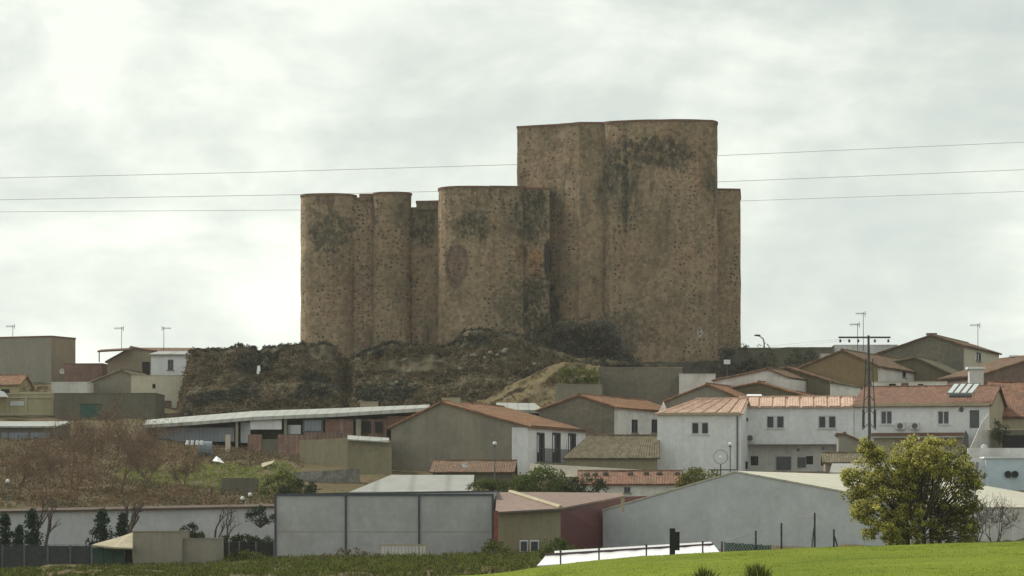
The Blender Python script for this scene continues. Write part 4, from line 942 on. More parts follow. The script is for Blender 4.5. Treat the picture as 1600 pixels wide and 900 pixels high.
# small mossy roof
mo = House('mossy_house', 'low old house under a mossy brown tile roof in front of the smaller gable house', 'house', 884, 1027, 286, 2, 760, 716, L=7, prof='S', peak=(0, 683, .6), wall='olive', roof='tileold', over=.3, thick=.12, hip=2.2)
lowwall('yard_wall', 'reddish brown wall stepping down to the mossy roof', 'wall', 916, 962, 667, 730, 292, 292, 'brickdark', .3, 684)
slabobj('concrete_roof', 'pale concrete terrace slab behind the red ridge tiles', 'roof', [(828, 745, 279), (1004, 746, 279)], [(828, 724, 283), (1004, 734, 283)], .5, 'cement')
House('brown_roofed_shed', 'low shed under a broken brown tile roof at the foot of the grey gable wall', 'shed', 676, 800, 287, 3, 760, 738, L=5, prof='S', peak=(0, 722, .8), wall='darkwall', roof='tile2', thick=.1)
dish(726, 726, 284, 'white dish on the broken brown roof', .26)
t1 = House('red_roof_house', 'low whitish house under a red tile roof with knobbly ridge tiles', 'house', 905, 1062, 272, 3, 785, 757, L=5, prof='S', peak=(0, 739, .75), wall='white2', roof='tilered', thick=.14, openings=[('F', 975, 985, 761, 770, 'darkwin')])
for i, x in enumerate((917, 930, 946, 985, 1010, 1030, 1058)): rock(x, 741 - (x > 940) * 1, 274.6, .28, ('dark stone holding down the red ridge tiles, ' + ['leftmost of the row', 'second from the left', 'third from the left', 'the middle one', 'third from the right', 'second from the right', 'rightmost of the row'][i]), 'ruin')['group'] = 'stones on the red ridge'
# ---------------------------------------------------------------- white terrace houses, right
h3 = House('white_house', 'tall white house with a pale pink tile roof and one barred window pair', 'house', 1027, 1158, 288, 10, 775, 647, L=9, prof='S', peak=(0, 626), wall='white', roof='tilepink', hip=3.2, ribs=1.25, openings=[('F', 1081, 1107, 660, 678, 'grid')])
h3.wbox('drainpipe', 'steel', 'F', 1151, 1153.5, 650, 735, -.12, -.02); h3.wbox('verge_board', 'cream', 'F', 1030, 1157, 645, 648, -.34, -.26)
h3b = House('white_house', 'long white house with two barred window pairs and a jutting upper storey', 'house', 1158, 1334, 293, 5, 694, 636, L=8, prof='S', peak=(0, 623), wall='white', roof='tilepink', ribs=1.25,
    openings=[('F', 1198, 1225, 650, 669, 'grid'), ('F', 1279, 1306, 650, 669, 'grid')])
a = P(1158, 780, 294.4); 
lo = MB(); h3b.fbox(lo, 'F', -.0, h3b.W, -6, -.002, 1.1, 7.5); obj('lower_wall', lo, M['white2'], h3b.root)
for (x0, x1, y0, y1, mt) in ((1213, 1236, 713, 734, 'door'), (1246, 1259, 714, 730, 'win'), ):
    p0 = h3b.front(x0, y1); p1 = h3b.front(x1, y0); a0, a1 = sorted((abs(p0.x), abs(p1.x))); m = MB(); h3b.fbox(m, 'F', a0, a1, p0.z, p1.z, 1.0, 1.09)
    obj('garage_door' if mt == 'door' else 'window', m, M['greyframe'], h3b.root)
h3b.wbox('wall_pier', 'white', 'F', 1312, 1334, 694.2, 740, .0, 1.0)
for i, (x, y, lb) in enumerate(((1167, 655, 'wall lamp beside the corner of the tall white house'), (1247, 702, 'dark lamp under the jutting storey'), (1286, 700, 'small lamp under the jutting storey near its right end'))):
    r = thing('wall_lamp', lb, 'lamp', P(x, y, 292.6 if i == 0 else 293.5)); obj('bracket', MB().tube((0, .3, 0), (0, -.1, .05), .04), M['darksteel'], r); obj('lantern', MB().tube((0, -.12, -.2), (0, -.12, .1), .1, .15, 6), M['greyframe'], r)
aircon(h3b, 'F', 1172, 690, 'grey air conditioner low on the jutting white storey'); 
def barrel(x, y, D, r, label, mat='black'):
    o = thing('barrel', label, 'barrel', P(x, y, D)); obj('drum', MB().tube((0, 0, -r), (0, 0, r * .9), r * .8, r * .85, 12), M[mat], o); obj('rim', MB().tube((0, 0, r * .9), (0, 0, r), r * .9, r * .9, 12), M['darksteel'], o)
barrel(1179, 720, 292, .42, 'black barrel by the wall of the long white house'); barrel(1164, 727, 292, .33, 'smaller black barrel left of the black barrel')
barrel(1265, 719, 292.5, .38, 'black drum beside the small window of the jutting house')
ta = House('terrace_annex', 'small grey annex with a red tiled lean-to roof below the white houses', 'shed', 1310, 1372, 282, 4, 760, 704, L=5, prof='F', peak=(1320, 680), far=(1310, 680), wall='taupe', roof='tile2', over=.2)
House('dark_roof_shed', 'low shed under a dark brown roof in front of the grey annex', 'shed', 1290, 1345, 278, 3, 765, 724, L=4, prof='S', peak=(0, 711, .7), wall='cement', roof='tileold')
h4 = House('white_house', 'white house with a red tile roof carrying the solar panels', 'house', 1335, 1546, 290, 14, 765, 634, xs=1572, prof='S', peak=(0, 606), wall='white', side='cream', roof='tilered',
    openings=[('F', 1376, 1394, 642, 663, 'win2'), ('F', 1465, 1483, 642, 663, 'win2'), ('F', 1515, 1530, 641, 669, 'greydoor')])
h4.wbox('lower_wall', 'cream', 'F', 1366, 1508, 684, 740, -.25, -.002); h4.wbox('canopy', 'copingred', 'F', 1364, 1510, 677, 681, -1.1, -.003); h4.wbox('canopy', 'white2', 'F', 1364, 1510, 681.3, 683.6, -.95, -.004)
h4.wbox('verge_board', 'cream', 'F', 1335, 1546, 631.5, 634, -.36, -.28)
st = MB(); pts_ = [(1498, 735), (1511, 712), (1534, 660), (1546, 645), (1546, 740), (1498, 740)]; st.prism([P(x, y, 287.6) for x, y in pts_], (0, .25, 0)); s_o = thing('outdoor_stairs', 'white outdoor stairs with a sloping parapet at the right end of the solar panel house', 'stairs', P(1525, 740, 288)); obj('parapet', st, M['white2'], s_o, world=True)
m = MB(); 
for i in range(12): a = P(lerp(1500, 1531, i / 11), lerp(735, 672, i / 11), 288.2); m.box(a.x - .12, a.x + .5, 288.0, 289.0, a.z - 1.2, a.z)
obj('steps', m, M['cement'], s_o, world=True)
m = MB().prism([P(1497, 715, 287.3), P(1509, 672, 287.3), P(1513, 680, 287.3), P(1514, 700, 287.3), P(1508, 728, 287.3), P(1498, 738, 287.3)], (0, .2, 0)); obj('railing', m, M['greyframe'], s_o, world=True)
aircon(h4, 'F', 1407, 671, 'left of the two air conditioners on the solar panel house'); aircon(h4, 'F', 1430, 671, 'right of the two air conditioners on the solar panel house')
dish(1502, 640, 288, 'small grey dish by the door at the head of the outdoor stairs', .25, False)
# solar panels on the roof, tilted to the sun behind
so = thing('solar_water_heater', 'bright solar collector panels with a tank on the red roof', 'solar panels', P(1500, 618, 290.6))
for i in range(4):
    x0 = 1479 + i * 10.6; q = [P(x0, 614, 290.3), P(x0 + 8.6, 614, 290.3), P(x0 + 8.6 + 12, 599, 291.8), P(x0 + 12, 599, 291.8)]
    p = obj('panel', MB().prism(q, (0, .03, -.07)), M['solar'], so, world=True)
    m = MB(); 
    for a_, b_ in ((0, 1), (1, 2), (2, 3), (3, 0)): m.tube(q[a_], q[b_], .035, n=4)
    obj('frame', m, M['steel'], p, world=True)
obj('tank', MB().tube(P(1483, 617.5, 290.0), P(1518, 617.5, 290.0), .22, .22, 12), M['steel'], so, world=True)
m = MB()
for x in (1488, 1512): m.tube(P(x, 622, 290.3), P(x + 10, 600, 291.9), .03); m.tube(P(x + 10, 622, 291.9), P(x + 10, 600, 291.9), .03)
obj('stand', m, M['steel'], so, world=True)
h7 = House('red_roof_house', 'house under a broad brown red roof at the right edge', 'house', 1560, 1680, 302, 3, 720, 652, L=16, prof='S', peak=(0, 600), wall='cream', roof='tilered')
gl = House('garage', 'dark open garage with a flat top below the broad brown red roof', 'garage', 1547, 1660, 286, 3, 716, 672, L=5, prof=None, wall='darkwall', roof='cream', flat_rim=.12, openings=[('F', 1566, 1640, 680, 700, 'hole')])
tk = thing('water_tank', 'small white water tank beside the foot of the outdoor stairs', 'tank', P(1538, 703, 284.5)); obj('tank_body', MB().tube((0, 0, -.1), (0, 0, .42), .3, .3, 14), M['whiteplastic'], tk); obj('lid', MB().tube((0, 0, .42), (0, 0, .5), .16, .12, 10), M['whiteplastic'], tk); obj('leg', MB().tube((-.2, 0, -.5), (-.2, 0, -.1), .04).tube((.2, 0, -.5), (.2, 0, -.1), .04), M['steel'], tk)
wallrun('white_wall', 'long white yard wall with a dark top line at the right edge', 'wall', [(1512, 700, 281), (1700, 700, 281)], 725, .3, 'white2')
pb = wallrun('pool_wall', 'pale blue wall with two black round vents at the right edge', 'wall', [(1540, 716, 277), (1700, 716, 277)], 752, 2.5, 'poolblue')
obj('coping', MB().prism([P(1538, 716, 276.8), P(1701, 716, 276.8), P(1701, 713.5, 276.8), P(1538, 713.5, 276.8)], (0, 2.9, 0)), M['white'], pb, world=True)
for x in (1575, 1586): obj('round_vent', MB().tube(P(x, 741, 276.7), P(x, 741, 276.98), .3, .3, 14), M['black'], pb, world=True)
gf = wallrun('painted_wall', 'white wall with blue and black scribbles behind the yellow tree', 'wall', [(1488, 716, 277.5), (1539, 716, 277.5)], 752, .3, 'white')
m = MB()
for (pts) in (((1497, 742), (1500, 728), (1504, 742), (1508, 724), (1512, 740)), ((1514, 722), (1520, 730), (1516, 738), (1524, 741)), ((1527, 722), (1526, 740))):
    m.path([P(x, y, 277.42) for x, y in pts], [.11] * len(pts), 5)
obj('scribble', m, M['bluepanel'], gf, world=True)
# ---------------------------------------------------------------- roofs on the right slope below the castle
wb = House('retaining_house', 'wide blank grey brown rendered block below the keep', 'house', 936, 1066, 350, 3, 650, 575, L=8, prof=None, wall='cement2', roof='taupe2', flat_rim=.08)
House('low_block', 'low grey rendered block in front of the tan earth heap', 'house', 868, 940, 340, 3, 655, 601, L=4, prof=None, wall='cement', roof='taupe2', flat_rim=.06)
House('white_block', 'small white flat roofed block at the right foot of the keep', 'house', 1061, 1118, 346, 3, 640, 585, L=4, prof=None, wall='white2', roof='white2', flat_rim=.08)
House('overgrown_house', 'dark overgrown building on the skyline just right of the castle', 'house', 1124, 1226, 366, 3, 610, 545, L=8, prof=None, wall='darkwall', roof='darkwall', flat_rim=.15)
q = clump_pts([P(rng.uniform(1126, 1216), rng.uniform(541, 590), 365.3) for _ in range(90)], rng.uniform(.3, .8, 90), 24); iv = thing('bush', 'dark ivy mass hanging over the overgrown building', 'bush', P(1170, 600, 365)); leafmesh('foliage', q, rng.uniform(.15, .3, len(q)), LM['ivy'], iv); obj('stem', MB().tube(P(1170, 600, 365.4), P(1172, 560, 365.4), .15, .05), M['bark'], iv, world=True)
m = MB().prism([P(1131, 562, 364), P(1141, 562, 364), P(1141, 569, 364), P(1131, 569, 364)], (0, .1, 0)); sg = thing('sign', 'small pale sign in front of the overgrown building', 'sign', P(1136, 585, 364)); obj('board', m, M['whiteplastic'], sg, world=True); obj('post', MB().tube(P(1136, 590, 364.2), P(1136, 562, 364.2), .05), M['steel'], sg, world=True)
House('flat_house', 'low dark green shed with a flat roof line on the right skyline', 'shed', 1226, 1302, 378, 2, 610, 545, L=8, prof=None, wall='darkwall', roof='browngreen', flat_rim=.2)
House('white_box_house', 'pale grey white box house behind the wooden pole', 'house', 1304, 1402, 380, 2, 600, 540, L=6, prof=None, wall='white2', roof='white2', flat_rim=.12)
House('pale_step_house', 'lower pale grey step of the box house on the skyline', 'house', 1282, 1345, 374, 2, 600, 554, L=5, prof=None, wall='white2', roof='white2', flat_rim=.1)
House('brown_gable_house', 'long low brown roofed house below the pale step house', 'house', 1190, 1345, 336, 24, 650, 612, xs=1420, prof='F', peak=(1228, 575), far=(1190, 586), wall='browngreen', roof='tile2')
House('white_gable_house', 'low white gable wall with a dish, its brown roof sloping right', 'house', 1114, 1234, 333, 22, 640, 592, xs=1300, prof='F', peak=(1200, 578), far=(1114, 596), wall='white2', roof='tile2', over=.1)
dish(1195, 590, 340, 'white dish on the low white gable wall', .35)
House('orange_roof_house', 'low grey gable with an orange roof just above the pale pink roof', 'house', 1040, 1160, 326, 20, 660, 625, xs=1270, prof='F', peak=(1105, 602), far=(1040, 628), wall='cement', roof='tile')
House('orange_roof_house', 'second orange roof stepping down behind the low grey gable', 'house', 1140, 1268, 330, 20, 660, 623, xs=1350, prof='F', peak=(1186, 599), far=(1140, 608), wall='browngreen', roof='tile')
slabobj('skylight', 'narrow white skylight strip above the pale pink roof', 'skylight', [(1166, 622, 312), (1191, 622, 312)], [(1167, 616, 314), (1190, 616, 314)], .3, 'white')
House('lime_house', 'small white gable end tucked between the brown roofs', 'house', 1297, 1342, 324, 10, 640, 606, L=5, prof='F', peak=(1300, 599), far=(1297, 600), wall='white2', roof='tileold', over=.1)
h6 = House('ochre_gable_house', 'ochre brown gable house with a white side behind the wooden pole', 'house', 1252, 1372, 338, 22, 640, 573, xs=1454, prof='F', peak=(1316, 549), far=(1252, 575), wall='ochre', side='white2', roof='tile2', openings=[('S', 1410, 1416, 578, 590, 'darkwin')])
an = House('annex', 'low whitish annex with three dark openings behind the solar panel house', 'house', 1366, 1480, 322, 3, 640, 597, L=4, prof=None, wall='white2', roof='cream', flat_rim=.1, openings=[('F', 1389, 1400, 599.5, 609, 'hole'), ('F', 1408, 1420, 598.5, 609, 'wooddoor'), ('F', 1434, 1443, 600, 609, 'hole')])
h5 = House('skyline_gable_house', 'large grey brown gable house with a cream side on the right skyline', 'house', 1362, 1506, 364, 20, 620, 541, xs=1561, prof='F', peak=(1455, 525), far=(1362, 557), wall='cement2', side='lightcream', roof='tile2', openings=[('S', 1525, 1533, 550, 565, 'darkwin')])
cb = House('chimney_block', 'low chimney block on the peak of the right skyline gable house', 'chimney', 1449, 1464, 366, 0, 530, 521, L=1.0, prof=None, wall='cement', roof='cement', flat_rim=.05)
House('brown_roof_house', 'house under a dark mossy roof in front of the skyline gable house', 'house', 1400, 1500, 350, 20, 640, 592, xs=1530, prof='F', peak=(1430, 560), far=(1400, 566), wall='browngreen', roof='tileold')
hp = House('brick_gable_house', 'brown brick gable house at the right edge of the skyline', 'house', 1536, 1690, 336, -14, 650, 586, L=12, prof='F', peak=(1630, 556), far=(1690, 580), wall='brickdark', roof='tile2')
cw = thing('chimney', 'white capped chimney beside the brown brick house', 'chimney', P(1527, 600, 333)); obj('stack', pbox(MB(), 1515, 1537, 577, 606, 332.5, 1.2), M['white2'], cw, world=True); obj('cap', pbox(MB(), 1512, 1540, 573, 576.5, 332.3, 1.6), M['white'], cw, world=True)
cw = thing('chimney', 'small bright chimney top on the skyline at the right edge', 'chimney', P(1585, 566, 345)); obj('stack', pbox(MB(), 1579, 1591, 558, 575, 345, .8), M['white2'], cw, world=True); obj('cap', pbox(MB(), 1577, 1593, 555, 557.6, 344.8, 1.2), M['whiteplastic'], cw, world=True)
antenna(1528, 545, 506, 366, 'aerial on the cream side of the right skyline gable house'); antenna(1349, 545, 488, 374, 'tallest aerial, behind the top of the wooden pole'); antenna(1340, 545, 505, 373, 'shorter aerial left of the tallest one')
# street lamp on the skyline beside the castle
def gooseneck(x, yb, yt, xt, D, label):
    b_ = P(x, yb, D); r = thing('street_lamp', label, 'street lamp', b_); t = P(x, yt, D) - b_; e = P(xt, yt - 5, D) - b_
    pts = [Vector((0, 0, 0)), Vector((0, 0, t.z * .8)), Vector((e.x * .12, 0, t.z)), Vector((e.x * .5, 0, lerp(t.z, e.z, .7))), Vector((e.x, 0, e.z))]
    obj('pole', MB().path(pts, [.09, .07, .06, .05, .05], 8), M['darksteel'], r); obj('lamp_head', MB().ball((e.x - .25 * (1 if e.x > 0 else -1), 0, e.z), .25, 10, .45, 1.6, .8), M['darksteel'], r)
gooseneck(1194, 560, 529, 1180, 368, 'curved street lamp on the skyline right of the castle')
def globelamp(x, yb, y, D, label, r=.17):
    b_ = P(x, yb, D); rt = thing('street_lamp', label, 'street lamp', b_, 0, 'globe street lamps'); h = P(x, y, D).z - b_.z
    obj('pole', MB().tube((0, 0, -.3), (0, 0, h - r), .055, .045, 8), M['steel'], rt); g = obj('globe', MB().ball((0, 0, h), r, 14), M['lampglass'], rt, smooth=True); obj('collar', MB().tube((0, 0, h - r - .06), (0, 0, h - r + .05), .12, .12, 10), M['darksteel'], rt)
globelamp(773, 790, 693, 262, 'globe lamp on a tall thin pole in front of the grey gable wall'); globelamp(1141, 745, 694, 268, 'globe lamp in front of the tall white house'); globelamp(12, 800, 752, 258, 'globe lamp at the left edge above the white wall')
globelamp(379, 800, 779, 262, 'lower globe lamp of the pair above the long white wall', .18); globelamp(391, 798, 773, 262, 'higher globe lamp of the pair above the long white wall', .18)
bk_ = thing('bracket_lamp', 'ring shaped iron lamp bracket at the ridge of the blue grey warehouse', 'lamp', P(1126, 735, 262)); m = MB()
for i in range(16): t0, t1_ = 2 * math.pi * i / 16, 2 * math.pi * (i + 1) / 16; m.tube((.58 * math.cos(t0), 0, 1.1 + .58 * math.sin(t0)), (.58 * math.cos(t1_), 0, 1.1 + .58 * math.sin(t1_)), .02, n=4)
m.tube((-1.0, 0, .05), (1.3, 0, .05), .05); m.tube((0, 0, -.4), (0, 0, .5), .05); obj('ring', m, M['darksteel'], bk_); obj('bulb', MB().ball((0, 0, 1.1), .10, 8), M['lampglass'], bk_)
# wooden power pole with lattice stays and cross arm
pp = thing('utility_pole', 'tall dark power pole with a crossarm and insulators in front of the white houses', 'utility pole', P(1359, 700, 279))
b_ = P(1359, 720, 279); t = P(1357, 524, 279); obj('pole', MB().tube(b_, t, .15, .10, 10), M['darksteel'], pp, world=True)
ar = obj('crossarm', MB().box(*(P(1310, 528, 279).x, P(1391, 528, 279).x, 278.78, 278.98, P(0, 528.6, 279).z, P(0, 526, 279).z)), M['darksteel'], pp, world=True)
for x in (1313, 1327, 1341, 1367, 1388): obj('insulator', MB().tube(P(x, 535, 278.88), P(x, 530, 278.88), .09, .06, 8).tube(P(x, 533, 278.88), P(x, 532, 278.88), .13, .13, 8), M['darksteel'], ar, world=True)
m = MB()
for sx in (-1, 1):
    x0 = 1358 + sx * 9; m.tube(P(x0 + sx * 1, 672, 279.4), P(x0 - sx * 4, 560, 279.2), .05, n=5)
    for k_ in range(5): y = 572 + k_ * 22; m.tube(P(1358, y, 279), P(x0 - sx * (3 - k_ * .7), y + 10, 279.3), .035, n=4)
    m.tube(P(x0, 668, 279.4), P(x0, 640, 279.4), .12, .12, 8)
obj('brace', m, M['darksteel'], pp, world=True)
def cable(label, pts, D, r, group='power cables'):
    out = []
    for (a, b_) in zip(pts[:-1], pts[1:]):
        for i in range(8): out.append((lerp(a[0], b_[0], i / 8), lerp(a[1], b_[1], i / 8)))
    out.append(pts[-1]); n = len(out); P3 = [P(x, y, D) for x, y in out]; P3 = [Vector((p.x, p.y, p.z)) for p in P3]
    o = obj('power_cable', MB().path(P3, [r] * n, 5), M['cable'], world=True, loc=P3[0]); tag(o, label, 'power cable', group)
cable('uppermost of the three cables crossing the sky behind the castle', [(-500, 291), (0, 278), (400, 269), (807, 257), (1125, 243), (1600, 222), (2200, 190)], 460, .042)
cable('middle cable of the three crossing the sky behind the castle', [(-500, 321), (0, 312), (470, 304), (900, 294), (1125, 284), (1600, 265), (2200, 238)], 464, .042)
cable('lowest of the three cables crossing the sky behind the castle', [(-500, 331), (0, 331), (470, 328), (800, 325), (1155, 314), (1600, 299), (2200, 272)], 468, .036)
cable('thin wire rising from the castle side to the pole crossarm, the upper one', [(1200, 541), (1250, 536), (1313, 530)], 279.2, .012, 'wires to the pole'); cable('thin wire rising from the castle side to the pole crossarm, the lower one', [(1205, 545), (1260, 539), (1327, 531)], 279.4, .012, 'wires to the pole')
# ---------------------------------------------------------------- sheds on the valley floor
lw_ = thing('white_shed', 'long low white wall building across the lower left', 'shed', P(200, 850, 250))
f = [P(-260, 803, 252), P(0, 799, 250), P(432, 791, 248)]
obj('wall', MB().prism([P(-260, 862, 252), P(0, 862, 250), P(432, 862, 248), f[2], f[1], f[0]], (0, 8, 0)), M['palegrey'], lw_, world=True)
obj('roof', MB().prism([P(-262, 803, 251.7), P(0, 798.6, 249.7), P(433, 790.6, 247.7), P(433, 787, 256), P(0, 795, 258), P(-262, 799, 260)], (0, 0, -.14)), M['darkbrown'], lw_, world=True)
wh = House('warehouse', 'grey panelled warehouse with dark gutters on the valley floor', 'warehouse', 429, 772, 236, 3, 900, 769, L=20, prof='F', peak=None, far=(429, 774), wall='panel', roof='gutter', over=0.02, overside=.02, thick=.12)
for x in (430.5, 540.5, 655, 770): wh.wbox('downpipe', 'gutter', 'F', x - 1.6, x + 1.6, 774 if x > 500 else 775, 878, -.12, -.003)
wh.wbox('panel_joint', 'cement', 'F', 432, 769, 830.6, 831.4, -.012, -.002); wh.wbox('gutter', 'gutter', 'F', 429, 772, 771.5, 774.8, -.14, -.121)
prs = lowwall('pale_roof_shed', 'shed with a pale sheet roof rising behind the panelled warehouse', 'shed', 548, 736, 768, 800, 262, 262, 'cement', 8); slabobj(None, None, None, [(545, 769, 261.8), (738, 769, 261.8)], [(611, 742, 270), (741, 742, 270)], .12, 'sheetgrey', 'roof', prs)
gt = thing('slatted_gate', 'low white slatted gate panel leaning at the warehouse wall', 'gate', P(630, 880, 233)); m = MB(); pbox(m, 592, 668, 850.5, 853, 233, .08); pbox(m, 592, 594.5, 853.1, 880, 233, .08); pbox(m, 665.5, 668, 853.1, 880, 233, .08); obj('frame', m, M['cream'], gt, world=True); m = MB()
for i in range(13): x = 596 + i * 5.4; pbox(m, x, x + 3.9, 853.2, 880, 233.02, .05)
obj('slats', m, M['white2'], gt, world=True)
# maroon warehouse: custom hipped roof
mw = thing('maroon_shed', 'maroon walled shed with a dusty pink roof and an olive front', 'shed', P(876, 870, 226)); D0 = 226
c0 = P(776, 800, 228); c1 = P(876, 795, D0); c2 = P(974, 776, 250)
obj('front_wall', MB().prism([P(776, 875, 228), P(876, 875, D0), c1, c0], (0, .3, 0)), M['olive'], mw, world=True)
g0 = P(876.3, 795, D0 + .1); obj('side_wall', MB().prism([P(876.4, 875, D0 + .1), P(1012, 868, 252), P(1012, 775, 252), P(974, 776, 246), P(876.4, 794, D0 + .1)], (-.3, .1, 0)), M['maroon'], mw, world=True)
r_ = obj('roof', MB().prism([P(774, 800, 227.7), P(877, 794, 225.7), P(799, 769, 241), P(776, 769, 241)], (0, 0, -.14)), M['tilepinkgrey'], mw, world=True)
obj('roof', MB().prism([P(877.5, 793.6, 225.6), P(976, 774.5, 246), P(972, 770, 250), P(799.5, 768.6, 241.1)], (0, 0, -.14)), M['tilepinkgrey'], mw, world=True)
obj('ridge_cap', MB().tube(P(876, 792.5, 225.7), P(797, 768.3, 241), .16, .16, 6), M['cream'], r_, world=True)
obj('gutter', MB().prism([P(776, 802, 227.4), P(877, 796.5, 225.4), P(877, 794.6, 225.4), P(776, 800, 227.4)], (0, .15, 0)), M['greyframe'], mw, world=True)
for (x0, x1) in ((812, 825), (828, 842)):
    w_ = obj('window', pbox(MB(), x0, x1, 844, 862, 225.9, .12), M['whiteframe'], mw, world=True); obj('pane', pbox(MB(), x0 + 1.6, x1 - 1.6, 846, 861, 225.84, .05), M['glass'], w_, world=True)
obj('pillar', pbox(MB(), 771.5, 778.5, 798, 875, 225.6, .6), M['redpaint'], mw, world=True)
pl_ = thing('gate_pillar', 'small cream pillar at the end of the maroon wall', 'pillar', P(973, 800, 233.4)); obj('shaft', pbox(MB(), 970.5, 976, 777, 800, 233.2, .3), M['cream'], pl_, world=True); obj('cap', pbox(MB(), 969.6, 977, 774.6, 776.8, 233.1, .45), M['cream'], pl_, world=True)
# big blue grey warehouse
bw = House('warehouse', 'big blue grey gabled warehouse with a long cream roof behind the yellow tree', 'warehouse', 942, 1455, 226, 26, 885, 794, L=46, prof='F', peak=(1150, 738), far=(942, 798), wall='bluegrey', side='white2', roof='sheetcream', over=.06, overside=.08, thick=.1, ridgecap=False)
# terrace edge lines in front of the white houses
tb = wallrun('terrace_wall', 'pale terrace wall with a dark red edge behind the big warehouse ridge', 'wall', [(1165, 737, 274), (1300, 737, 274)], 752, 3, 'cream'); obj('edge', MB().prism([P(1165, 740, 273.8), P(1298, 740, 273.8), P(1298, 736.5, 273.8), P(1165, 736.5, 273.8)], (0, .2, 0)), M['brickdark'], tb, world=True)
slabobj('pale_roof', 'flat pale sheet roof under the dark roofed shed', 'roof', [(1296, 738, 273), (1400, 738, 273)], [(1300, 724, 277), (1400, 724, 277)], .2, 'sheetgrey')
# ---------------------------------------------------------------- valley floor, left: sheds, gate, fence
g1 = House('garden_shed', 'beige rendered garden shed with a flat top at the lower left', 'shed', 208, 284, 212, 3, 905, 831, L=5, prof=None, wall='beige', roof='beige', flat_rim=.06)
House('garden_shed', 'lower beige block joined to the right side of the garden shed', 'shed', 285, 336, 212.5, 3, 905, 842, L=4, prof=None, wall='beige', roof='beige', flat_rim=.05)
slabobj('awning', 'sloping tan awning over the green gate', 'awning', [(143, 851, 212), (178, 855, 211), (207, 856, 211)], [(190, 838, 216), (207, 832, 216)], .1, 'tan', 'sheet')
gg = thing('green_gate', 'dark green sheet metal gate under the tan awning', 'gate', P(175, 892, 212.5)); obj('door_panel', pbox(MB(), 145, 194, 857, 895, 212.5, .08), M['green'], gg, world=True); obj('door_panel', pbox(MB(), 195, 207, 857, 895, 212.6, .08), M['black'], gg, world=True)
m = MB(); 
for x in (145, 160, 177, 194): pbox(m, x - .5, x + .5, 857, 895, 212.4, .08)
obj('frame', m, M['darksteel'], gg, world=True)
sb = thing('sign_board', 'blank cream notice board on the dark fence beside the green gate', 'sign', P(118, 892, 210)); obj('board', pbox(MB(), 111, 125, 860, 877, 210, .06), M['cream'], sb, world=True); obj('post', MB().tube(P(118, 900, 210.2), P(118, 862, 210.2), .05), M['steel'], sb, world=True)
def meshfence(label, posts, yb, yt, D, wire=.35, mat='darksteel', backing=None, stag=0, name='wire_fence'):
    r = thing(name, label, 'fence', P(posts[0], yb, D)); 
    for i, x in enumerate(posts):
        t_ = yt[i] if isinstance(yt, (list, tuple)) else yt; obj('post', MB().tube(P(x, yb + 3, D), P(x, t_, D), .055, .05, 7), M[mat], r, world=True)
        if stag and i in stag: obj('stay', MB().tube(P(x - 6, yb, D + .1), P(x, t_ + (yb - t_) * .25, D), .045, .04, 6), M[mat], r, world=True)
    m = MB()
    tops = yt if isinstance(yt, (list, tuple)) else [yt] * len(posts)
    for i in range(len(posts) - 1):
        a, b_ = posts[i], posts[i + 1]; w = XX(b_, D) - XX(a, D); n = max(2, int(w / wire)); 
        for k_ in range(-4, n + 1):
            for s_ in (1, -1):
                u0 = k_ / n; u1 = (k_ + 4) / n; 
                if s_ < 0: u0, u1 = u1, u0
                def pt(u, v): u_ = min(1, max(0, u)); return P(lerp(a, b_, u_), lerp(yb, lerp(tops[i], tops[i + 1], u_), v), D)
                v0, v1 = 0, 1
                if u0 < 0: v0 = (0 - u0) / (u1 - u0)
                if u0 > 1: v0 = (1 - u0) / (u1 - u0)
                if u1 > 1: v1 = (1 - u0) / (u1 - u0)
                if u1 < 0: v1 = (0 - u0) / (u1 - u0)
                if v1 > v0: m.tube(pt(u0, v0), pt(u1, v1), .007, n=3, cap=False)
        m.tube(P(a, tops[i] + .5, D), P(b_, tops[i + 1] + .5, D), .012, n=4)
    obj('wire_mesh', m, M['palegrey'] if backing is None else M['darksteel'], r, world=True)
    if backing: obj('netting', MB().prism([P(posts[0], yb + 2, D + .1), P(posts[-1], yb + 2, D + .1), P(posts[-1], tops[-1] + 2, D + .1), P(posts[0], tops[0] + 2, D + .1)], (0, .03, 0)), M[backing], r, world=True)
meshfence('tall wire fence with dark netting at the lower left edge', [-60, -28, 4, 38, 75, 110, 143], 890, 851, 209, .4, 'steel', 'darksteel', (4,))
meshfence('dark fence panels right of the garden shed', [337, 358, 374, 400, 428], 884, 846, 222, .3, 'steel', 'black')
meshfence('chain link fence peaking at a tall post in front of the blue grey warehouse', [1128, 1181, 1221, 1273, 1303], 866, [846, 829, 817, 801, 827], 170, .14, 'darksteel', None, (3,))
obj('stay', MB().tube(P(1310, 860, 170), P(1304, 838, 170), .045), M['darksteel'], [o for o in bpy.data.objects if o.name.startswith('wire_fence')][-1], world=True)
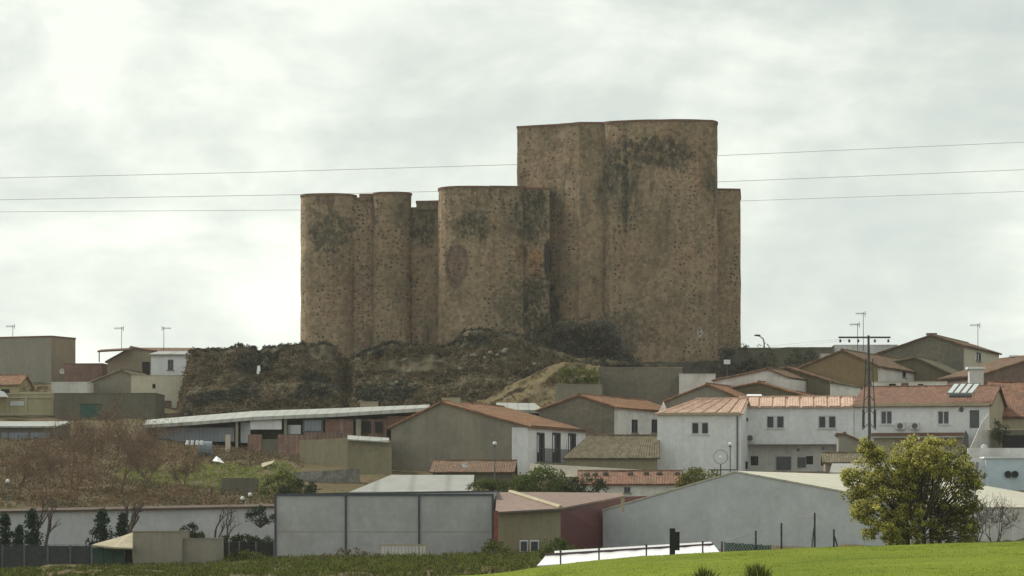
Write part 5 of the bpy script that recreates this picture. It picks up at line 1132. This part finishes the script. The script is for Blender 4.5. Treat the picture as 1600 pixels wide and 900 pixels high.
# long low white sheeted cover just behind the field crest
lr = thing('white_shelter', 'long low shelter with a shining white sheet roof behind the field crest', 'shelter', P(980, 880, 172))
n = 22; m = MB(); cap = MB()
def lrp(t_, dx, dy, dz): b0 = P(lerp(839, 1127, t_), lerp(882, 864, t_), lerp(170, 173, t_)); return Vector((b0.x + dx, b0.y + dy, b0.z + dz))
for i in range(n):
    t0, t1_ = i / n, (i + 1) / n; e0 = .5 * (i == 0); e1 = -.25 * (i == n - 1); s0, s1 = (.03 * (i % 3 == 0)), (.03 * ((i + 1) % 3 == 0))
    m.prism([lrp(t0, 0, 0, -.05), lrp(t1_, 0, 0, -.05), lrp(t1_, e1, 2.6, .42 - s1), lrp(t0, e0, 2.6, .42 - s0)], (0, 0, -.06))
obj('sheet', m, M['sheen'], lr, world=True)
obj('edge_board', MB().prism([lrp(0, .45, 2.62, .40), lrp(1, -.25, 2.62, .36), lrp(1, -.25, 2.62, .50), lrp(0, .45, 2.62, .54)], (0, .08, 0)), M['purple'], lr, world=True)
obj('back_sheet', MB().prism([lrp(.1, 0, 2.72, .50), lrp(1, -.3, 2.72, .46), lrp(1, -.3, 4.2, .57), lrp(.1, 0, 4.2, .61)], (0, 0, -.05)), M['sheen'], lr, world=True)
m = MB()
for i in range(9): t_ = (i + .5) / 9; m.tube(lrp(t_, 0, 2.7, -1), lrp(t_, 0, 2.7, .38), .04); m.tube(lrp(t_, 0, .1, -1), lrp(t_, 0, .1, -.12), .04)
obj('post', m, M['steel'], lr, world=True)
for i, x in enumerate((876, 936, 1010, 1098)):
    yb_ = interp([840, 1125], [880, 862], x) + 3
    r = thing('fence_post', ['thin post at the left end of the white shelter', 'second thin post in front of the white shelter', 'third thin post, left of the black post pair', 'thin post at the right end of the white shelter'][i], 'post', P(x, yb_, 166), 0, 'thin posts in front of the white shelter')
    obj('shaft', MB().tube((0, 0, -.3), (0, 0, .72), .045, .04, 7), M['darksteel'], r); obj('clip', MB().box(-.06, .06, -.06, .06, .6, .66), M['steel'], r)
m = MB()
pd = thing('wooden_posts', 'black burnt looking pair of posts in front of the white shelter', 'posts', P(1053, 869, 156)); pbox(m, 1046.5, 1055, 825.5, 873, 156, .25); obj('post', m, M['black'], pd, world=True); obj('post', pbox(MB(), 1055.1, 1062, 831, 860, 156.1, .22), M['black'], pd, world=True)
bn = thing('low_barrier', 'dark green low mesh barrier between the white shelter and the wire fence', 'barrier', P(1168, 862, 171)); 
for i in range(5):
    x = 1133 + i * 14.5; obj('panel', pbox(MB(), x, x + 12.5, 848 + i * 1.0, 864, 171, .1), M['green'], bn, world=True); 
m = MB()
for i in range(6): x = 1131.5 + i * 14.5; pbox(m, x, x + 1.2, 846 + i, 864, 170.9, .15)
obj('frame', m, M['darksteel'], bn, world=True)
# ---------------------------------------------------------------- trees and bushes
def branchy(m, p, d, L, r, depth, spread=.6, tips=None, up=.15):
    n = 3; pts = [p]; rs = [r]
    for i in range(n):
        d = (d + Vector((rng.normal() * .14, rng.normal() * .14, rng.normal() * .08 + up * .3))).normalized(); p = p + d * (L / n); pts.append(p); rs.append(r * (1 - .3 * (i + 1) / n))
    m.path(pts, rs, 5 if r > .03 else 3)
    if depth == 0:
        if tips is not None: tips.append(p)
        return
    for k_ in range(rng.integers(2, 4)):
        a = rng.normal(size=3); a = Vector(a); a = (a - a.dot(d) * d).normalized(); nd = (d + a * spread * rng.uniform(.6, 1.2)).normalized()
        branchy(m, pts[rng.integers(1, n + 1)] if k_ else p, nd, L * rng.uniform(.62, .82), r * .62, depth - 1, spread, tips, up)
def bare_tree(label, x, yb, yt, D, r=.12, depth=5, trunks=2, group='bare trees on the left', mat='bark', twig='twig', spread=.6):
    b_ = P(x, yb, D); H = P(x, yt, D).z - b_.z; rt = thing('bare_tree', label, 'tree', b_, 0, group); m = MB(); tips = []
    for i in range(trunks): branchy(m, Vector((rng.normal() * .1, rng.normal() * .1, -.2)), Vector(((i - (trunks - 1) / 2) * .45 + rng.normal() * .1, rng.normal() * .2, 1)).normalized(), H * .34, r, depth, spread, tips)
    mz = max(v[2] for v in m.v); s_ = H / mz; m.v = [(v[0] * s_, v[1] * s_, v[2] * s_) for v in m.v]
    if twig:
        t2 = m
        for t_ in tips:
            t_ = t_ * s_
            for _ in range(2): e = Vector(rng.normal(size=3)) * .28 + Vector((0, 0, .25)); t2.tube(t_, t_ + e, .012, .006, 3, False)
        obj('trunk', m, M[mat], rt)
        if depth >= 5:
            q = np.repeat(np.array([tuple(t_ * s_ + b_) for t_ in tips]), 2 if depth == 6 else 3, 0); q = q + rng.normal(size=q.shape) * .3; leafmesh('dead_leaves', q, rng.uniform(.08, .2, len(q)), LM['rust'], rt)
    return rt
# the reddish bare thicket rising over the left slope
labs = ['tallest bare tree of the reddish thicket, rising before the dark shed', 'bare tree at the left of the reddish thicket', 'bare tree at the right of the reddish thicket, before the long shed', 'low bare tree in the thicket above the conifers', 'bare tree on the slope under the dark shed', 'small bare tree at the left end of the slope', 'bare bushy tree in front of the green door', 'low bare tree on the slope below the trough']
for (x, yb, yt, D, tk_, lab) in ((186, 790, 622, 272, 3, labs[0]), (110, 786, 640, 276, 3, labs[1]), (232, 770, 690, 280, 2, labs[2]), (70, 790, 690, 266, 3, labs[3]), (150, 745, 660, 288, 2, labs[4]), (28, 780, 700, 270, 2, labs[5]), (205, 740, 675, 292, 2, labs[6]), (285, 765, 712, 278, 2, labs[7])):
    bare_tree(lab, x, yb, yt, D, .08, 6 if tk_ == 3 else 5, tk_, 'bare trees of the reddish thicket', 'twig', 'twig', .62)
bare_tree('forked dark tree trunk against the white wall, behind the conifers', 62, 868, 772, 232, .13, 3, 2, 'dark bare trees before the white wall', 'bark', 'bark', .3)
bare_tree('forked dark trunk right of the middle conifers', 200, 850, 780, 236, .12, 3, 2, 'dark bare trees before the white wall', 'bark', 'bark', .3)
bare_tree('slender bare tree before the right part of the white wall', 336, 850, 793, 240, .08, 3, 1, 'dark bare trees before the white wall', 'bark', 'twig', .5); bare_tree('slender leaning bare tree next to the dark pine', 354, 850, 791, 240, .08, 3, 1, 'dark bare trees before the white wall', 'bark', 'twig', .5)
bare_tree('thin bare shrub on the bank right of the yellow tree', 1555, 850, 780, 182, .04, 4, 3, 'thin bare shrubs by the yellow tree', 'bark', 'twig', .6)
bare_tree('thin bare shrub touching the right side of the yellow tree', 1528, 850, 770, 178, .04, 4, 3, 'thin bare shrubs by the yellow tree', 'bark', 'twig', .6)
def conifer(label, x, yb, yt, D, wpx, group='dark conifers at the lower left'):
    b_ = P(x, yb, D); H = P(x, yt, D).z - b_.z; rt = thing('conifer', label, 'tree', b_, 0, group); obj('trunk', MB().tube((0, 0, -.3), (0, 0, H * .96), .12, .02, 7), M['bark'], rt)
    Rr = wpx / 2 * K * D; pts = []; n = int(H * 20)
    for i in range(n):
        t_ = rng.random() ** .8; z = H * (.06 + .92 * t_); r0 = Rr * (1 - t_) ** .8 * rng.uniform(.45, 1.25) + .05; a = rng.uniform(0, 2 * math.pi)
        for s_ in np.linspace(.15, 1, max(3, int(r0 / .12))): pts.append((math.cos(a) * r0 * s_, math.sin(a) * r0 * s_, z + .22 * s_ * r0 - .05) + rng.normal(size=3) * .05)
    pts = np.array(pts); pts = np.repeat(pts, 7, 0) + rng.normal(size=(len(pts) * 7, 3)) * .11
    o = leafmesh('foliage', pts + np.array(b_), .24, LM['conifer'], rt, elong=.5)
conifer('dark conifer cut by the left edge of the picture', 8, 880, 803, 226, 50); conifer('dark conifer in front of the forked trunk', 50, 880, 795, 226, 44); conifer('small conifer squeezed between the two at the left edge', 30, 882, 822, 222, 26)
conifer('left conifer of the pair behind the awning', 160, 860, 797, 230, 52); conifer('right conifer of the pair behind the awning', 192, 860, 803, 232, 34)
def bush(name, label, cat, x0, x1, yt, yb, D, mat, n=60, r=(.25, .6), per=40, leaf=(.10, .2), dep=1.0, group=None):
    b_ = P((x0 + x1) / 2, yb, D); rt = thing(name, label, cat, b_, 0, group); c = []
    for _ in range(n):
        u = rng.uniform(-1, 1); top = math.sqrt(max(0, 1 - u * u)) * .75 + .25; v = rng.random() * top; x = lerp(x0, x1, (u + 1) / 2); c.append(P(x, lerp(yb, yt, v), D) + Vector((0, rng.uniform(-dep, dep), 0)))
    q = clump_pts(c, rng.uniform(*r, len(c)), per); leafmesh('foliage', q, rng.uniform(*leaf, len(q)), LM[mat], rt)
    m = MB(); bb = Vector((0, 0, -.3))
    for i in range(0, len(c), max(1, len(c) // 10)): m.tube(bb, c[i] - b_, .05, .015, 4)
    obj('stem', m, M['bark'], rt); return rt
bush('bush', 'round dark bush behind the flat topped garden shed', 'bush', 279, 316, 820, 845, 216, 'dark', 30, (.15, .35))
bush('pine_tree', 'dark leaning pine at the right end of the long white wall', 'tree', 384, 430, 793, 818, 236, 'conifer', 26, (.2, .4))
bush('hedge', 'clipped dark green hedge over the fence panels', 'hedge', 336, 427, 838, 850, 224, 'dark', 60, (.2, .35))
bush('bush', 'low grey green bush in front of the dark fence panels', 'bush', 342, 420, 862, 884, 216, 'weed', 60, (.2, .4))
bush('bush', 'green shrubbery behind the left end of the panelled warehouse', 'bush', 408, 470, 736, 775, 262, 'weed', 70, (.25, .5), 36, (.12, .25), 2)
bush('bush', 'darker shrub between the bright grass and the rubble wall', 'bush', 436, 500, 750, 782, 256, 'dark', 60, (.3, .5), 36, (.12, .22), 1)
bush('bush', 'dense dark green bush in front of the barred windows house', 'bush', 800, 892, 733, 772, 258, 'green', 110, (.35, .7), 46, (.12, .24), 1.5)
bush('bush', 'brown green hedge running right from the dense dark bush', 'bush', 880, 948, 745, 772, 256, 'dark', 50, (.25, .45))
bush('bush', 'yellow flowering bush by the ridge of the blue grey warehouse', 'bush', 1060, 1128, 732, 760, 262, 'mimosa', 70, (.25, .5))
bush('bush', 'weedy shrub at the foot of the red pillar', 'bush', 748, 800, 846, 880, 216, 'weed', 60, (.2, .45))
bush('bush', 'shrub under the windows of the maroon shed', 'bush', 846, 898, 842, 880, 200, 'green', 60, (.2, .45))
bush('bush', 'dark shrubs mass on the right skyline beside the castle', 'bush', 1228, 1282, 544, 582, 360, 'dark', 50, (.35, .7))
bush('bush', 'dark green bush at the side of the solar panel house', 'bush', 1552, 1572, 655, 690, 284, 'dark', 24, (.25, .45)); 
def tuft(label, x0, x1, yt, yb, D, n):
    b_ = P((x0 + x1) / 2, yb, D); rt = thing('grass_tuft', label, 'grass tuft', b_); u = np.clip(rng.normal(size=n) * .42, -1, 1); X = [XX(lerp(x0, x1, (k_ + 1) / 2), D) for k_ in u]
    pts = np.array([(x, D + rng.normal() * .2, field_z(x, D)) for x in X]); L_ = (ZZ(yt, D) - ZZ(yb, D)) * (1 - .55 * np.abs(u)) * rng.uniform(.45, 1.05, n)
    leafmesh('blades', pts, L_, LM['weed'], rt, elong=.07, upright=1)
tuft('dark tall grass tuft standing in the green field, the larger one', 1158, 1208, 866, 904, 92, 420); tuft('dark grass tuft in the green field, left of the larger one', 1084, 1120, 868, 904, 92, 300)
bush('bush', 'dry reed clump before the left part of the warehouse', 'bush', 500, 600, 858, 884, 218, 'scrub', 70, (.15, .35), 30)
# palm
pm = thing('palm_tree', 'short palm with arching fronds behind the lamp pole', 'palm', P(768, 790, 257)); m = MB(); obj('trunk', MB().tube((0, 0, -.3), (0, 0, 1.4), .3, .24, 10), M['bark'], pm)
pts = []; rib = MB()
for i in range(34):
    a = rng.uniform(0, 2 * math.pi); L_ = rng.uniform(1.5, 2.3); e0 = rng.uniform(.35, 1.25); p = Vector((0, 0, 1.4)); pv = p
    for k_ in range(12):
        t_ = k_ / 11; el = e0 - 1.7 * t_; p = p + Vector((math.cos(a) * math.cos(el), math.sin(a) * math.cos(el), math.sin(el))) * L_ / 12; rib.tube(pv, p, .02, .015, 3, False); pv = p
        for _ in range(9): pts.append(np.array(p) + rng.normal(size=3) * np.array([.13, .13, .10]) + np.array([0, 0, -.08]))
obj('frond_ribs', rib, M['twig'], pm); leafmesh('fronds', np.array(pts) + np.array(pm.location), .3, LM['green'], pm, elong=.16)
# the yellow tree on the field crest
mt = thing('mimosa_tree', 'broad yellow flowering tree on the crest of the green field', 'tree', P(1432, 851, 158)); B = Vector(P(1432, 851, 158)); m = MB()
D = 158; Rx = 105 * K * D
lobes = [(1375, 735, 42), (1420, 722, 44), (1470, 722, 40), (1505, 745, 32), (1350, 770, 30), (1395, 775, 46), (1450, 770, 48), (1500, 790, 40), (1372, 815, 34), (1420, 820, 40), (1478, 822, 38), (1508, 815, 22), (1520, 755, 16), (1330, 745, 12), (1360, 705, 22), (1448, 703, 22), (1345, 800, 22), (1505, 832, 26), (1400, 835, 26), (1440, 745, 40)]
cen = []; rad = []; bl = []
for (x, y, r) in lobes:
    c0 = P(x, y, D) + Vector((0, rng.uniform(-1.2, 1.2), 0)); rr = r * K * D
    for _ in range(int(r * 1.25)):
        d = Vector(rng.normal(size=3)).normalized() * rr * rng.uniform(.3, 1.0); c = c0 + d; c.z = max(c.z, B.z + .15); cr = rng.uniform(.16, .36); cen.append(c); rad.append(cr)
        # blossom: outer clusters, massed left and up so flower colour paints the sunlit side
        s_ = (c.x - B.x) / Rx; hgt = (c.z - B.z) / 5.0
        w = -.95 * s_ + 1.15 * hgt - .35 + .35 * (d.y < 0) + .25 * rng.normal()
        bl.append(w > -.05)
cen_l = [c for c, b in zip(cen, bl)]; q = clump_pts(cen, rad, 42); leafmesh('foliage', q, rng.uniform(.07, .16, len(q)), LM['mimosa'], mt)
cb_ = [c + Vector((-.05, -.06, .06)) for c, b in zip(cen, bl) if b]; rb_ = [r * 1.02 for r, b in zip(rad, bl) if b]; q = clump_pts(cb_, rb_, 62); leafmesh('sunlit_blossom', q, rng.uniform(.05, .12, len(q)), LM['sunlit_blossom'], mt)
m = MB()
for (x, y1) in ((1438, 760), (1457, 745), (1445, 735), (1420, 770), (1470, 790), (1400, 800)):
    a = Vector((XX(x, D) * 1.0 - B.x, rng.uniform(-.3, .3), -.25)); e = P(x + rng.uniform(-18, 18), y1, D) - B; e.y += rng.uniform(-.5, .5); md = a.lerp(e, .5) + Vector((rng.normal() * .12, 0, 0)); m.path([a, md, e], [.11, .08, .04], 7)
ends = [c for i, c in enumerate(cen) if i % 5 == 0]
for c in ends:
    e = c - B; s0 = Vector((e.x * .35 + .1, e.y * .3, max(.3, e.z * .45))); m.path([s0, s0.lerp(e, .55) + Vector((0, 0, .08)), e], [.045, .03, .012], 4)
obj('trunk', m, M['bark'], mt)
